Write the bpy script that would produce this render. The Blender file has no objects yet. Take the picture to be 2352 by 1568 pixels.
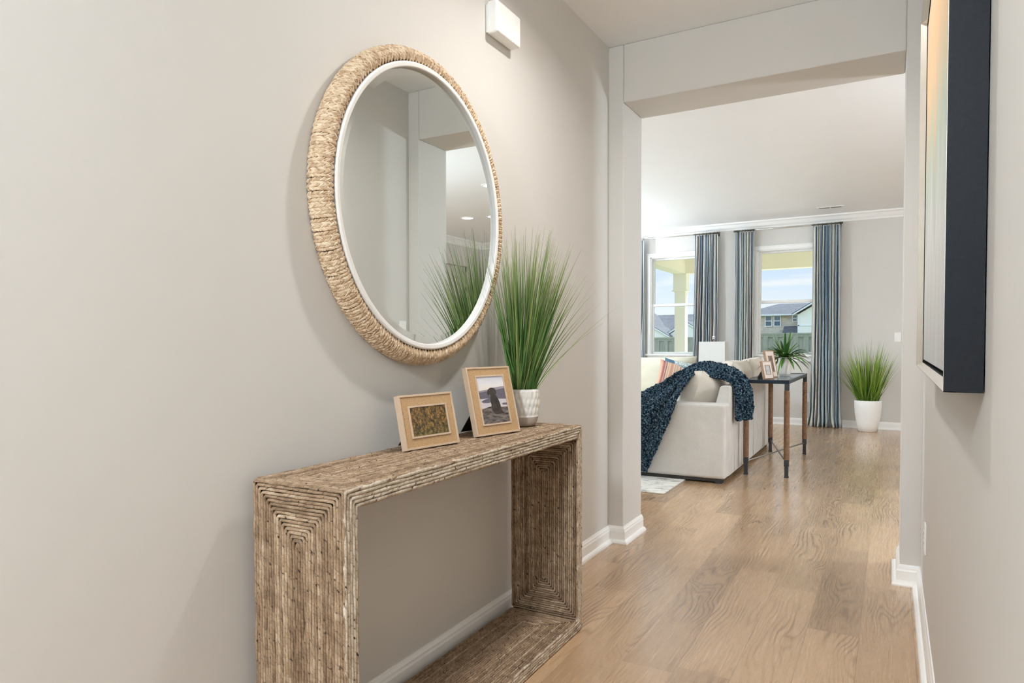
import bpy, bmesh, math, random
from mathutils import Vector, Matrix, Euler, noise

S = bpy.context.scene
COL = S.collection
PI = math.pi
R = random.Random(7)

# ------------------------------------------------------------------ camera
cam_d = bpy.data.cameras.new('camera')
cam = bpy.data.objects.new('camera', cam_d)
COL.objects.link(cam)
S.camera = cam
FPX, CX, CY = 1602.3, 1093.6, 835.5
YAW, PITCH, ROLL = 0.53665, 0.03109, -0.00563
cam.location = (1.355, 0.0, 1.125)
f_ = Vector((-math.sin(YAW) * math.cos(PITCH), math.cos(YAW) * math.cos(PITCH), -math.sin(PITCH)))
r_ = Vector((math.cos(YAW), math.sin(YAW), 0))
u_ = r_.cross(f_)
r2 = r_ * math.cos(ROLL) + u_ * math.sin(ROLL)
u2 = -r_ * math.sin(ROLL) + u_ * math.cos(ROLL)
cam.rotation_euler = Matrix(((r2.x, u2.x, -f_.x), (r2.y, u2.y, -f_.y), (r2.z, u2.z, -f_.z))).to_euler()
cam_d.sensor_width = 36.0
cam_d.lens = 36.0 * FPX / 2352
cam_d.shift_x = (1176 - CX) / 2352
cam_d.shift_y = (CY - 784) / 2352
cam_d.clip_start = 0.02
cam_d.clip_end = 400

# ------------------------------------------------------------------ view
S.view_settings.view_transform = 'Standard'
S.view_settings.look = 'None'
S.view_settings.gamma = 1.0
S.view_settings.use_curve_mapping = False
S.view_settings.exposure = 0.0
S.cycles.max_bounces = 14
S.cycles.diffuse_bounces = 8
S.cycles.glossy_bounces = 6
S.cycles.transmission_bounces = 8
S.cycles.transparent_max_bounces = 16
S.cycles.sample_clamp_indirect = 6.0
S.cycles.caustics_reflective = False
S.cycles.caustics_refractive = False
S.cycles.use_denoising = True

# ------------------------------------------------------------------ light strengths
P_HALL = 17.5       # recessed light in the hall ceiling
P_FOYER = 265.0      # added foyer globe, unseen fill light for the hall
P_FAN = 275.0        # added fan light, out of view in the living room
P_KITCHEN = 150.0    # added kitchen pendant, never in view
P_TORCH = 255.0     # added uplight, out of view, brightens the living room ceiling
P_DOWN = 10.0       # every recessed light of the living room
SUN = 8.5
WARM = (1.0, 0.97, 0.935)
SOFT = (0.84, 0.93, 1.0)
COOL = (0.78, 0.90, 1.0)


# ------------------------------------------------------------------ node helper
class NT:
    def __init__(self, tree):
        self.t = tree
        self.n = tree.nodes
        self.l = tree.links

    def new(self, kind, **kw):
        nd = self.n.new(kind)
        for k, v in kw.items():
            setattr(nd, k, v)
        return nd

    def put(self, sock, v):
        if isinstance(v, bpy.types.NodeSocket):
            self.l.new(v, sock)
        elif isinstance(v, (tuple, list)) and len(v) == 3 and sock.type == 'RGBA':
            sock.default_value = (*v, 1.0)
        else:
            sock.default_value = v

    def math(self, op, a, b=0.0, c=0.0, clamp=False):
        nd = self.new('ShaderNodeMath', operation=op, use_clamp=clamp)
        self.put(nd.inputs[0], a)
        self.put(nd.inputs[1], b)
        self.put(nd.inputs[2], c)
        return nd.outputs[0]

    def mix(self, fac, a, b, mode='MIX'):
        nd = self.new('ShaderNodeMix', data_type='RGBA', blend_type=mode)
        self.put(nd.inputs['Factor'], fac)
        self.put(nd.inputs[6], a)
        self.put(nd.inputs[7], b)
        return nd.outputs[2]

    def obj(self):
        return self.new('ShaderNodeTexCoord').outputs['Object']

    def uv(self):
        return self.new('ShaderNodeTexCoord').outputs['UV']

    def sep(self, v):
        nd = self.new('ShaderNodeSeparateXYZ')
        self.put(nd.inputs[0], v)
        return nd.outputs

    def comb(self, x, y, z):
        nd = self.new('ShaderNodeCombineXYZ')
        for i, v in enumerate((x, y, z)):
            self.put(nd.inputs[i], v)
        return nd.outputs[0]

    def noise(self, vec, scale, detail=3.0, rough=0.5, dist=0.0):
        nd = self.new('ShaderNodeTexNoise')
        self.put(nd.inputs['Vector'], vec)
        nd.inputs['Scale'].default_value = scale
        nd.inputs['Detail'].default_value = detail
        nd.inputs['Roughness'].default_value = rough
        nd.inputs['Distortion'].default_value = dist
        return nd.outputs[0]

    def white(self, v, dims='1D'):
        nd = self.new('ShaderNodeTexWhiteNoise', noise_dimensions=dims)
        if dims == '1D':
            self.put(nd.inputs['W'], v)
        else:
            self.put(nd.inputs['Vector'], v)
        return nd.outputs[0]

    def ramp(self, fac, stops, interp='LINEAR'):
        nd = self.new('ShaderNodeValToRGB')
        cr = nd.color_ramp
        cr.interpolation = interp
        while len(cr.elements) < len(stops):
            cr.elements.new(0.5)
        for e, (p, c) in zip(cr.elements, stops):
            e.position = p
            e.color = (*c, 1.0) if len(c) == 3 else c
        self.put(nd.inputs[0], fac)
        return nd.outputs[0]

    def mapr(self, v, a, b, c=0.0, d=1.0):
        nd = self.new('ShaderNodeMapRange')
        self.put(nd.inputs[0], v)
        for i, k in enumerate((a, b, c, d)):
            nd.inputs[1 + i].default_value = k
        return nd.outputs[0]

    def scale(self, v, s):
        nd = self.new('ShaderNodeVectorMath', operation='MULTIPLY')
        self.put(nd.inputs[0], v)
        nd.inputs[1].default_value = s
        return nd.outputs[0]

    def island(self):
        return self.new('ShaderNodeNewGeometry').outputs['Random Per Island']

    def bump(self, h, strength=0.3, dist=0.01):
        nd = self.new('ShaderNodeBump')
        nd.inputs['Strength'].default_value = strength
        nd.inputs['Distance'].default_value = dist
        self.put(nd.inputs['Height'], h)
        return nd.outputs[0]


def material(name, color=(0.8, 0.8, 0.8), rough=0.5, metal=0.0, spec=0.5, **kw):
    """plain principled material; returns (material, node helper, principled node)"""
    m = bpy.data.materials.new(name)
    m.use_nodes = True
    t = NT(m.node_tree)
    b = m.node_tree.nodes['Principled BSDF']
    b.inputs['Base Color'].default_value = (*color, 1.0)
    b.inputs['Roughness'].default_value = rough
    b.inputs['Metallic'].default_value = metal
    b.inputs['Specular IOR Level'].default_value = spec
    for k, v in kw.items():
        b.inputs[k.replace('_', ' ')].default_value = v
    return m, t, b


def noisy(name, c1, c2, scale=40, rough=0.6, metal=0.0, bump=0.0, dist=0.002, stretch=(1, 1, 1), spec=0.5, detail=4):
    m, t, b = material(name, c1, rough, metal, spec)
    v = t.scale(t.obj(), stretch)
    n = t.noise(v, scale, detail)
    t.put(b.inputs['Base Color'], t.mix(t.mapr(n, 0.3, 0.7), c1, c2))
    if bump:
        t.put(b.inputs['Normal'], t.bump(n, bump, dist))
    return m


def lamp_glow(name, color, strength):
    m, t, b = material(name, color, 0.4)
    b.inputs['Emission Color'].default_value = (*color, 1.0)
    b.inputs['Emission Strength'].default_value = strength
    return m


# ------------------------------------------------------------------ world
W_ = bpy.data.worlds.new('sky')
S.world = W_
W_.use_nodes = True
t = NT(W_.node_tree)
bg = W_.node_tree.nodes['Background']
gen = t.new('ShaderNodeTexCoord').outputs['Generated']
gx, gy, gz = t.sep(gen)[0:3]
skycol = t.ramp(gz, [(0.0, (0.93, 0.96, 1.0)), (0.03, (0.90, 0.945, 1.0)), (0.09, (0.68, 0.82, 1.0)), (0.4, (0.36, 0.56, 0.95)), (1.0, (0.2, 0.4, 0.85))])
cl = t.noise(t.comb(t.math('MULTIPLY', gx, 5.0), t.math('MULTIPLY', gy, 5.0), t.math('MULTIPLY', gz, 42.0)), 1.0, 5.0, 0.55)
skycol = t.mix(t.mapr(cl, 0.47, 0.66), skycol, (0.96, 0.975, 1.0))
front = t.mapr(gy, 0.10, -0.40, 1.0, 2.0)          # sky boosted on this side, added light for foyer and facades
skycol = t.mix(1.0, skycol, t.comb(front, front, front), 'MULTIPLY')
t.put(bg.inputs['Color'], skycol)
bg.inputs['Strength'].default_value = 1.05

sun_d = bpy.data.lights.new('sun', 'SUN')
sun_d.energy = SUN
sun_d.angle = math.radians(1.0)
sun_d.color = (1.0, 0.96, 0.9)
sun = bpy.data.objects.new('sun', sun_d)
sun.rotation_euler = Vector((-0.45, -0.50, -0.74)).to_track_quat('-Z', 'Y').to_euler()
sun.location = (9, 20, 16)
COL.objects.link(sun)


# ------------------------------------------------------------------ mesh builder
class MB:
    def __init__(self):
        self.v, self.f, self.u, self.mi = [], [], [], []
        self.cur = 0

    def add(self, vs, fs, uvs=None):
        o = len(self.v)
        self.v.extend(tuple(p) for p in vs)
        for i, f in enumerate(fs):
            self.f.append([o + k for k in f])
            self.u.append(uvs[i] if uvs else None)
            self.mi.append(self.cur)
        return self

    def box(self, a, b):
        (x0, y0, z0), (x1, y1, z1) = a, b
        vs = [(x0, y0, z0), (x1, y0, z0), (x1, y1, z0), (x0, y1, z0), (x0, y0, z1), (x1, y0, z1), (x1, y1, z1), (x0, y1, z1)]
        return self.add(vs, [(0, 3, 2, 1), (4, 5, 6, 7), (0, 1, 5, 4), (1, 2, 6, 5), (2, 3, 7, 6), (3, 0, 4, 7)])

    def prism(self, pts, a, b):
        """polygon pts (list of 3-vectors) swept from offset a to offset b (vectors)"""
        n = len(pts)
        a, b = Vector(a), Vector(b)
        vs = [Vector(p) + a for p in pts] + [Vector(p) + b for p in pts]
        fs = [tuple(reversed(range(n))), tuple(range(n, 2 * n))]
        fs += [(i, (i + 1) % n, n + (i + 1) % n, n + i) for i in range(n)]
        return self.add(vs, fs)

    def tube(self, pts, r, sides=8, closed=False, caps=True, up=None):
        pts = [Vector(p) for p in pts]
        n = len(pts)
        rad = r if isinstance(r, (list, tuple)) else [r] * n
        vs, uvl, d = [], [], 0.0
        nrm = None
        for i in range(n):
            if closed:
                tg = pts[(i + 1) % n] - pts[i - 1]
            else:
                tg = pts[min(i + 1, n - 1)] - pts[max(i - 1, 0)]
            if tg.length < 1e-9:
                tg = Vector((0, 0, 1))
            tg.normalize()
            if up is not None:
                nrm = Vector(up) - tg * tg.dot(Vector(up))
            elif nrm is None:
                ref = Vector((0, 0, 1)) if abs(tg.z) < 0.9 else Vector((1, 0, 0))
                nrm = ref - tg * tg.dot(ref)
            else:
                nrm = nrm - tg * tg.dot(nrm)
            nrm.normalize()
            bn = tg.cross(nrm)
            if i:
                d += (pts[i] - pts[i - 1]).length
            uvl.append(d)
            for k in range(sides):
                a = 2 * PI * k / sides
                vs.append(pts[i] + (nrm * math.cos(a) + bn * math.sin(a)) * rad[i])
        fs, us = [], []
        m = n if closed else n - 1
        for i in range(m):
            j = (i + 1) % n
            d0 = uvl[i]
            d1 = uvl[j] if j else uvl[i] + (pts[0] - pts[-1]).length
            for k in range(sides):
                k2 = (k + 1) % sides
                fs.append((i * sides + k, i * sides + k2, j * sides + k2, j * sides + k))
                us.append([(d0, k / sides), (d0, (k + 1) / sides), (d1, (k + 1) / sides), (d1, k / sides)])
        if caps and not closed:
            fs.append(tuple(reversed(range(sides))))
            us.append([(0, 0)] * sides)
            fs.append(tuple(range((n - 1) * sides, n * sides)))
            us.append([(0, 0)] * sides)
        return self.add(vs, fs, us)

    def lathe(self, prof, c=(0, 0, 0), seg=32, mod=None, axis='z', capb=True, capt=False):
        """prof: list of (radius, height)"""
        vs, fs, us = [], [], []
        n = len(prof)
        for i, (r, h) in enumerate(prof):
            for k in range(seg):
                a = 2 * PI * k / seg
                rr = mod(r, h, a, i) if mod else r
                if axis == 'z':
                    vs.append((c[0] + rr * math.cos(a), c[1] + rr * math.sin(a), c[2] + h))
                else:
                    vs.append((c[0] + h, c[1] + rr * math.cos(a), c[2] + rr * math.sin(a)))
        for i in range(n - 1):
            for k in range(seg):
                k2 = (k + 1) % seg
                fs.append((i * seg + k, i * seg + k2, (i + 1) * seg + k2, (i + 1) * seg + k))
                us.append([(k / seg, i / n), ((k + 1) / seg, i / n), ((k + 1) / seg, (i + 1) / n), (k / seg, (i + 1) / n)])
        if capb:
            fs.append(tuple(reversed(range(seg))))
            us.append([(0, 0)] * seg)
        if capt:
            fs.append(tuple(range((n - 1) * seg, n * seg)))
            us.append([(0, 0)] * seg)
        return self.add(vs, fs, us)

    def grid(self, fn, nu, nv):
        """fn(u, v) -> point, u and v in 0..1; uv = (u, v)"""
        vs = [fn(i / nu, j / nv) for j in range(nv + 1) for i in range(nu + 1)]
        fs, us = [], []
        for j in range(nv):
            for i in range(nu):
                a = j * (nu + 1) + i
                fs.append((a, a + 1, a + nu + 2, a + nu + 1))
                us.append([(i / nu, j / nv), ((i + 1) / nu, j / nv), ((i + 1) / nu, (j + 1) / nv), (i / nu, (j + 1) / nv)])
        return self.add(vs, fs, us)

    def build(self, name, mat, parent=None, smooth=False, bevel=0.0, solid=0.0, sub=0, seg=2, loc=None):
        mats = mat if isinstance(mat, (list, tuple)) else [mat]
        off = Vector((0, 0, 0))
        if loc is not None:
            off = Vector(loc)
        elif parent is not None and not parent.get('local'):
            q = parent
            while q is not None:
                off += q.location
                q = q.parent
        me = bpy.data.meshes.new(name)
        me.from_pydata([tuple(Vector(p) - off) for p in self.v], [], self.f)
        for m in mats:
            me.materials.append(m)
        if len(mats) > 1:
            me.polygons.foreach_set('material_index', self.mi)
        if any(u is not None for u in self.u):
            lay = me.uv_layers.new(name='UVMap')
            flat = []
            for f, u in zip(self.f, self.u):
                for k in range(len(f)):
                    flat.extend(u[k] if u else (0.0, 0.0))
            lay.data.foreach_set('uv', flat)
        if smooth:
            me.polygons.foreach_set('use_smooth', [True] * len(me.polygons))
        me.update()
        o = bpy.data.objects.new(name, me)
        COL.objects.link(o)
        if parent is not None:
            o.parent = parent
        elif loc is not None:
            o.location = off
        if solid:
            md = o.modifiers.new('Solidify', 'SOLIDIFY')
            md.thickness = abs(solid)
            md.offset = 0.0
        if bevel:
            md = o.modifiers.new('Bevel', 'BEVEL')
            md.width = bevel
            md.segments = seg
            md.limit_method = 'ANGLE'
            md.angle_limit = math.radians(40)
        if sub:
            md = o.modifiers.new('Subdivision', 'SUBSURF')
            md.levels = sub
            md.render_levels = sub
        return o


def tag(o, label=None, cat=None, group=None, kind=None):
    if label: o['label'] = label
    if cat: o['category'] = cat
    if group: o['group'] = group
    if kind: o['kind'] = kind
    return o


def thing(name, label, cat, loc=(0, 0, 0), rot=None, group=None, kind=None, local=False):
    o = bpy.data.objects.new(name, None)
    o.empty_display_size = 0.1
    o.location = loc
    if rot: o.rotation_euler = rot
    if rot or local: o['local'] = 1          # children are given in the thing's own coordinates
    COL.objects.link(o)
    return tag(o, label, cat, group, kind)


def struct(o, label, cat):
    return tag(o, label, cat, None, 'structure')


def boxes(*bs):
    m = MB()
    for a, b in bs:
        m.box(a, b)
    return m


def sweep(path, prof, mb=None):
    """moulding: prof = list of (out, z), path = list of (x, y); out is to the left of the walking direction; ends square, mitred corners"""
    mb = mb or MB()
    n, k = len(path), len(prof)
    vs = []
    for i, p in enumerate(path):
        p = Vector(p)
        d0 = (p - Vector(path[i - 1])).normalized() if i else None
        d1 = (Vector(path[i + 1]) - p).normalized() if i < n - 1 else None
        n0 = Vector((-d0.y, d0.x)) if d0 else None
        n1 = Vector((-d1.y, d1.x)) if d1 else None
        if n0 is None: m = n1
        elif n1 is None: m = n0
        else:
            m = n0 + n1
            m = m / max(0.2, m.dot(n0))
        for (o, z) in prof:
            vs.append((p.x + m.x * o, p.y + m.y * o, z))
    fs = []
    for i in range(n - 1):
        for j in range(k):
            j2 = (j + 1) % k
            fs.append((i * k + j, (i + 1) * k + j, (i + 1) * k + j2, i * k + j2))
    fs.append(tuple(range(k)))
    fs.append(tuple(reversed(range((n - 1) * k, n * k))))
    return mb.add(vs, fs)


# ------------------------------------------------------------------ materials
def wall_paint(name, c):
    m, t, b = material(name, c, 0.55, spec=0.3)
    n = t.noise(t.obj(), 260, 2)
    t.put(b.inputs['Normal'], t.bump(n, 0.05, 0.0006))
    n2 = t.noise(t.obj(), 3.0, 3)
    t.put(b.inputs['Base Color'], t.mix(t.mapr(n2, 0.3, 0.7), c, tuple(k * 0.985 for k in c)))
    return m


M_WALL = wall_paint('greige_wall_paint', (0.640, 0.624, 0.596))
M_CEIL = wall_paint('white_ceiling_paint', (0.87, 0.885, 0.90))
M_TRIM, _t, _b = material('white_trim_gloss', (0.87, 0.87, 0.86), 0.28)
M_BLACK = noisy('black_satin', (0.012, 0.012, 0.014), (0.02, 0.02, 0.022), 60, 0.45)
M_WHITE_PLASTIC = noisy('white_plastic', (0.86, 0.86, 0.85), (0.82, 0.82, 0.81), 20, 0.35)
M_DARK = noisy('dark_cavity', (0.02, 0.02, 0.02), (0.03, 0.03, 0.03), 30, 0.8)


def floor_material():
    m, t, b = material('oak_plank_floor', (0.5, 0.34, 0.2), 0.36)
    x, y, z = t.sep(t.obj())[0:3]
    PW, PL = 0.178, 1.22
    xr = t.math('DIVIDE', t.math('SUBTRACT', x, 0.551), PW)
    row = t.math('FLOOR', xr)
    fx = t.math('FRACT', xr)
    yo = t.math('ADD', t.math('DIVIDE', y, PL), t.math('MULTIPLY', t.white(row), 7.0))
    col = t.math('FLOOR', yo)
    fy = t.math('FRACT', yo)
    pid = t.white(t.comb(row, col, 3.3), '3D')
    pid2 = t.white(t.comb(row, col, 9.1), '3D')
    # grain
    off = t.math('MULTIPLY', pid, 60.0)
    gv = t.comb(t.math('MULTIPLY', x, 1.0), t.math('MULTIPLY', y, 0.09), off)
    warp = t.noise(t.comb(t.math('MULTIPLY', x, 5.0), t.math('MULTIPLY', y, 1.1), off), 1.0, 2.0)
    fine = t.noise(t.comb(t.math('MULTIPLY', x, 210.0), t.math('MULTIPLY', y, 2.6), off), 1.0, 4, 0.65)
    cen = t.math('ADD', t.math('MULTIPLY', t.math('SUBTRACT', fx, t.mapr(pid2, 0, 1, 0.2, 0.8)), 1.0), t.math('MULTIPLY', t.math('SUBTRACT', warp, 0.5), 1.7))
    ph = t.math('ADD', t.math('MULTIPLY', t.math('ABSOLUTE', cen), 62.0), t.math('MULTIPLY', warp, 34.0))
    ring = t.math('SINE', ph)
    ring = t.math('POWER', t.mapr(ring, -1, 1), 2.4)
    mask = t.mapr(t.noise(t.comb(t.math('MULTIPLY', x, 6.0), t.math('MULTIPLY', y, 1.6), off), 1.0, 2.0), 0.42, 0.62)
    ring = t.math('MULTIPLY', ring, mask)
    grain = t.math('ADD', t.math('MULTIPLY', fine, 0.50), t.math('MULTIPLY', ring, 0.46))
    c = t.ramp(t.mapr(grain, 0.14, 0.74), [(0.0, (0.475, 0.315, 0.184)), (0.45, (0.385, 0.243, 0.134)), (1.0, (0.215, 0.126, 0.066))])
    tone = t.ramp(pid2, [(0.0, (0.80, 0.78, 0.77)), (0.5, (1.0, 1.0, 1.0)), (1.0, (1.15, 1.17, 1.20))])
    c = t.mix(1.0, c, tone, 'MULTIPLY')
    # knots
    vo = t.new('ShaderNodeTexVoronoi')
    t.put(vo.inputs['Vector'], t.comb(t.math('MULTIPLY', x, 2.3), t.math('MULTIPLY', y, 0.9), 0.0))
    vo.inputs['Scale'].default_value = 1.0
    kn = t.mapr(vo.outputs['Distance'], 0.050, 0.01)
    kn = t.math('MULTIPLY', kn, 0.55)
    c = t.mix(kn, c, (0.20, 0.11, 0.055))
    # seams
    ex = t.math('MINIMUM', fx, t.math('SUBTRACT', 1.0, fx))
    ey = t.math('MINIMUM', fy, t.math('SUBTRACT', 1.0, fy))
    sx = t.mapr(ex, 0.010, 0.0)
    sy = t.mapr(ey, 0.0016, 0.0)
    seam = t.math('MAXIMUM', sx, sy, clamp=True)
    c = t.mix(t.math('MULTIPLY', seam, 0.65), c, (0.16, 0.09, 0.05))
    t.put(b.inputs['Base Color'], c)
    hgt = t.math('SUBTRACT', t.math('MULTIPLY', grain, -0.6), t.math('MULTIPLY', seam, 0.8))
    t.put(b.inputs['Normal'], t.bump(hgt, 0.16, 0.0016))
    t.put(b.inputs['Roughness'], t.mapr(fine, 0.2, 0.8, 0.22, 0.34))
    b.inputs['Coat Weight'].default_value = 0.55
    b.inputs['Coat Roughness'].default_value = 0.20
    return m


M_FLOOR = floor_material()


def rope_material(name, ramp_stops, twist=42.0, sharp=1.0):
    """spun seagrass rope; the tubes carry uv = (length in metres, angle)"""
    m, t, b = material(name, (0.5, 0.4, 0.3), 0.78, spec=0.25)
    u, v = t.sep(t.uv())[0:2]
    isl = t.island()
    ob = t.obj()
    n1 = t.noise(ob, 30, 4, 0.6)
    n2 = t.noise(ob, 210, 3, 0.6)
    ph = t.math('ADD', t.math('MULTIPLY', u, twist), t.math('ADD', t.math('MULTIPLY', v, 1.0), t.math('MULTIPLY', isl, 37.0)))
    ph = t.math('ADD', ph, t.math('MULTIPLY', n1, 1.5))
    tri = t.math('ABSOLUTE', t.math('SUBTRACT', t.math('FRACT', ph), 0.5))      # 0 at mid strand, .5 at the gap
    gap = t.mapr(tri, 0.40, 0.5)
    key = t.math('ADD', t.math('MULTIPLY', n1, 0.55), t.math('MULTIPLY', n2, 0.30))
    key = t.math('ADD', key, t.math('MULTIPLY', t.math('SUBTRACT', isl, 0.5), 0.22))
    key = t.math('ADD', key, t.math('MULTIPLY', t.white(t.math('FLOOR', ph)), 0.14))
    c = t.ramp(key, ramp_stops)
    c = t.mix(t.math('MULTIPLY', gap, 0.42), c, (0.07, 0.045, 0.03))  # shade in the creases between strands, put into the colour
    # dark frayed nicks
    vo = t.noise(t.scale(ob, (1.0, 1.0, 1.0)), 75, 2, 0.5)
    nick = t.math('MULTIPLY', t.mapr(vo, 0.60, 0.68), t.mapr(tri, 0.28, 0.42))
    c = t.mix(nick, c, (0.03, 0.02, 0.015))
    t.put(b.inputs['Base Color'], c)
    h = t.math('ADD', t.math('MULTIPLY', tri, -1.2), t.math('MULTIPLY', n2, 0.35))
    t.put(b.inputs['Normal'], t.bump(h, 0.55, 0.003))
    return m


M_ROPE = rope_material('banana_leaf_rope', [(0.16, (0.085, 0.053, 0.032)), (0.36, (0.205, 0.134, 0.082)), (0.54, (0.345, 0.242, 0.156)), (0.72, (0.52, 0.405, 0.29)), (0.9, (0.70, 0.61, 0.49))])
M_ROPE_PALE = rope_material('pale_leaf_rope', [(0.18, (0.20, 0.14, 0.095)), (0.36, (0.42, 0.33, 0.245)), (0.5, (0.60, 0.52, 0.42)), (0.7, (0.74, 0.67, 0.58)), (0.9, (0.82, 0.78, 0.71))])  # paler rope tones for the front edge
M_CORE = noisy('console_core', (0.12, 0.085, 0.055), (0.06, 0.04, 0.025), 40, 0.85)
M_JUTE = rope_material('jute_wrap', [(0.2, (0.13, 0.068, 0.036)), (0.5, (0.235, 0.130, 0.074)), (0.85, (0.35, 0.215, 0.13))], 55.0)


def braid_material():
    m, t, b = material('seagrass_braid', (0.6, 0.5, 0.4), 0.6, spec=0.3)
    isl = t.island()
    ob = t.obj()
    n = t.noise(ob, 60, 3)
    n2 = t.noise(ob, 420, 2)
    key = t.math('ADD', t.math('MULTIPLY', isl, 0.62), t.math('MULTIPLY', n, 0.3))
    c = t.ramp(key, [(0.08, (0.36, 0.235, 0.135)), (0.3, (0.52, 0.37, 0.24)), (0.55, (0.64, 0.49, 0.34)), (0.85, (0.76, 0.64, 0.49))])
    t.put(b.inputs['Base Color'], c)
    t.put(b.inputs['Normal'], t.bump(n2, 0.3, 0.001))
    return m


M_BRAID = braid_material()
M_BRAIDBASE = noisy('braid_backing', (0.14, 0.085, 0.045), (0.22, 0.14, 0.08), 90, 0.8)
M_RING = noisy('white_lacquer', (0.86, 0.85, 0.84), (0.83, 0.82, 0.81), 12, 0.5)
M_MIRROR, _t, _b = material('mirror_glass', (0.83, 0.86, 0.835), 0.0, 1.0)


def glass_pane(name, tint=(0.97, 0.99, 0.985), refl=0.06):
    m = bpy.data.materials.new(name)
    m.use_nodes = True
    t = NT(m.node_tree)
    t.n.remove(t.n['Principled BSDF'])
    out = t.n['Material Output']
    tr = t.new('ShaderNodeBsdfTransparent')
    tr.inputs[0].default_value = (*tint, 1)
    gl = t.new('ShaderNodeBsdfGlossy')
    gl.inputs['Roughness'].default_value = 0.02
    lw = t.new('ShaderNodeLayerWeight')
    lw.inputs[0].default_value = 0.25
    fac = t.math('ADD', t.math('MULTIPLY', lw.outputs['Fresnel'], 0.5), refl * 0.4)
    mx = t.new('ShaderNodeMixShader')
    t.put(mx.inputs[0], fac)
    t.l.new(tr.outputs[0], mx.inputs[1])
    t.l.new(gl.outputs[0], mx.inputs[2])
    t.l.new(mx.outputs[0], out.inputs[0])
    return m


M_PANE = glass_pane('window_pane_glass')
M_PICGLASS = glass_pane('picture_glass', refl=0.02)
M_TABLEGLASS = glass_pane('table_glass', (0.70, 0.82, 0.88), 0.6)


def burlap(name, c1, c2):
    m, t, b = material(name, c1, 0.85, spec=0.15)
    ob = t.obj()
    x, y, z = t.sep(ob)[0:3]
    wy = t.math('SINE', t.math('MULTIPLY', y, 2 * PI / 0.0022))
    wz = t.math('SINE', t.math('MULTIPLY', z, 2 * PI / 0.0022))
    w = t.math('MULTIPLY', wy, wz)
    n = t.noise(t.scale(ob, (1, 1, 1.4)), 260, 3)
    key = t.math('ADD', t.math('MULTIPLY', w, 0.22), n)
    t.put(b.inputs['Base Color'], t.mix(t.mapr(key, 0.25, 0.75), c1, c2))
    t.put(b.inputs['Normal'], t.bump(w, 0.35, 0.0008))
    return m


M_BURLAP = burlap('burlap_mat', (0.39, 0.235, 0.115), (0.61, 0.415, 0.235))
M_PALEWOOD = noisy('pale_whitewashed_wood', (0.62, 0.47, 0.34), (0.52, 0.375, 0.255), 24, 0.6, bump=0.1, stretch=(1, 1, 0.12))


def grass_material(name, stops, tips=None):
    m, t, b = material(name, (0.1, 0.25, 0.05), 0.42, spec=0.45)
    isl = t.island()
    u, v = t.sep(t.uv())[0:2]
    c = t.ramp(isl, stops)
    if tips:
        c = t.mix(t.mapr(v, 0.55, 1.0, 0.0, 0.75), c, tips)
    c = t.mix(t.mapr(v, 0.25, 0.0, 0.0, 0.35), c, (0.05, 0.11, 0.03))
    t.put(b.inputs['Base Color'], c)
    b.inputs['Transmission Weight'].default_value = 0.0
    return m


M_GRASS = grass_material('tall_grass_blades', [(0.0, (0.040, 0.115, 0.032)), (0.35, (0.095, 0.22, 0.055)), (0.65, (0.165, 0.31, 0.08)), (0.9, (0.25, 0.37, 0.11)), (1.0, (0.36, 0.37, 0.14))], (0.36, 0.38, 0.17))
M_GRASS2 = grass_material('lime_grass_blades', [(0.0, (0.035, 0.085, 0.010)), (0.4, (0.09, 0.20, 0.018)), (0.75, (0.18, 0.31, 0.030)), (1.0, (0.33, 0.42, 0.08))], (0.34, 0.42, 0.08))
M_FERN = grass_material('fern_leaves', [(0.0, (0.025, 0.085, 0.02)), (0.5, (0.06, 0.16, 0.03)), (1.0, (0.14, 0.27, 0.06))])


def fabric(name, c1, c2, scale=500, rough=0.9, bump=0.25, dist=0.001, sheen=0.0):
    m, t, b = material(name, c1, rough, spec=0.15)
    ob = t.obj()
    n = t.noise(ob, scale, 2)
    n2 = t.noise(ob, 7, 3)
    key = t.math('ADD', t.math('MULTIPLY', n, 0.6), t.math('MULTIPLY', n2, 0.4))
    t.put(b.inputs['Base Color'], t.mix(t.mapr(key, 0.35, 0.65), c1, c2))
    t.put(b.inputs['Normal'], t.bump(n, bump, dist))
    b.inputs['Sheen Weight'].default_value = sheen
    return m


M_SOFA = fabric('oatmeal_upholstery', (0.645, 0.625, 0.595), (0.52, 0.50, 0.47), 330, dist=0.002)
M_CUSH = fabric('linen_cushion', (0.70, 0.645, 0.565), (0.62, 0.565, 0.485), 420)
M_CREAM = fabric('cream_upholstery', (0.69, 0.66, 0.54), (0.62, 0.59, 0.48), 420)
M_BLUE = fabric('slate_blue_cloth', (0.075, 0.145, 0.215), (0.055, 0.115, 0.175), 420)
M_PLINTH = noisy('black_plinth', (0.015, 0.013, 0.012), (0.03, 0.026, 0.024), 40, 0.6)


def boucle():
    m, t, b = material('navy_boucle_knit', (0.03, 0.07, 0.13), 0.95, spec=0.1)
    ob = t.obj()
    vo = t.new('ShaderNodeTexVoronoi')
    t.put(vo.inputs['Vector'], ob)
    vo.inputs['Scale'].default_value = 75.0
    d = vo.outputs['Distance']
    n = t.noise(ob, 95, 3, 0.7)
    c = t.ramp(n, [(0.34, (0.012, 0.022, 0.036)), (0.48, (0.038, 0.080, 0.120)), (0.58, (0.115, 0.195, 0.25)), (0.67, (0.42, 0.49, 0.53))])
    c = t.mix(t.mapr(d, 0.35, 0.7), c, (0.005, 0.010, 0.02))
    t.put(b.inputs['Base Color'], c)
    t.put(b.inputs['Normal'], t.bump(t.math('SUBTRACT', 1.0, d), 1.0, 0.014))
    return m


M_BOUCLE = boucle()


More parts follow.
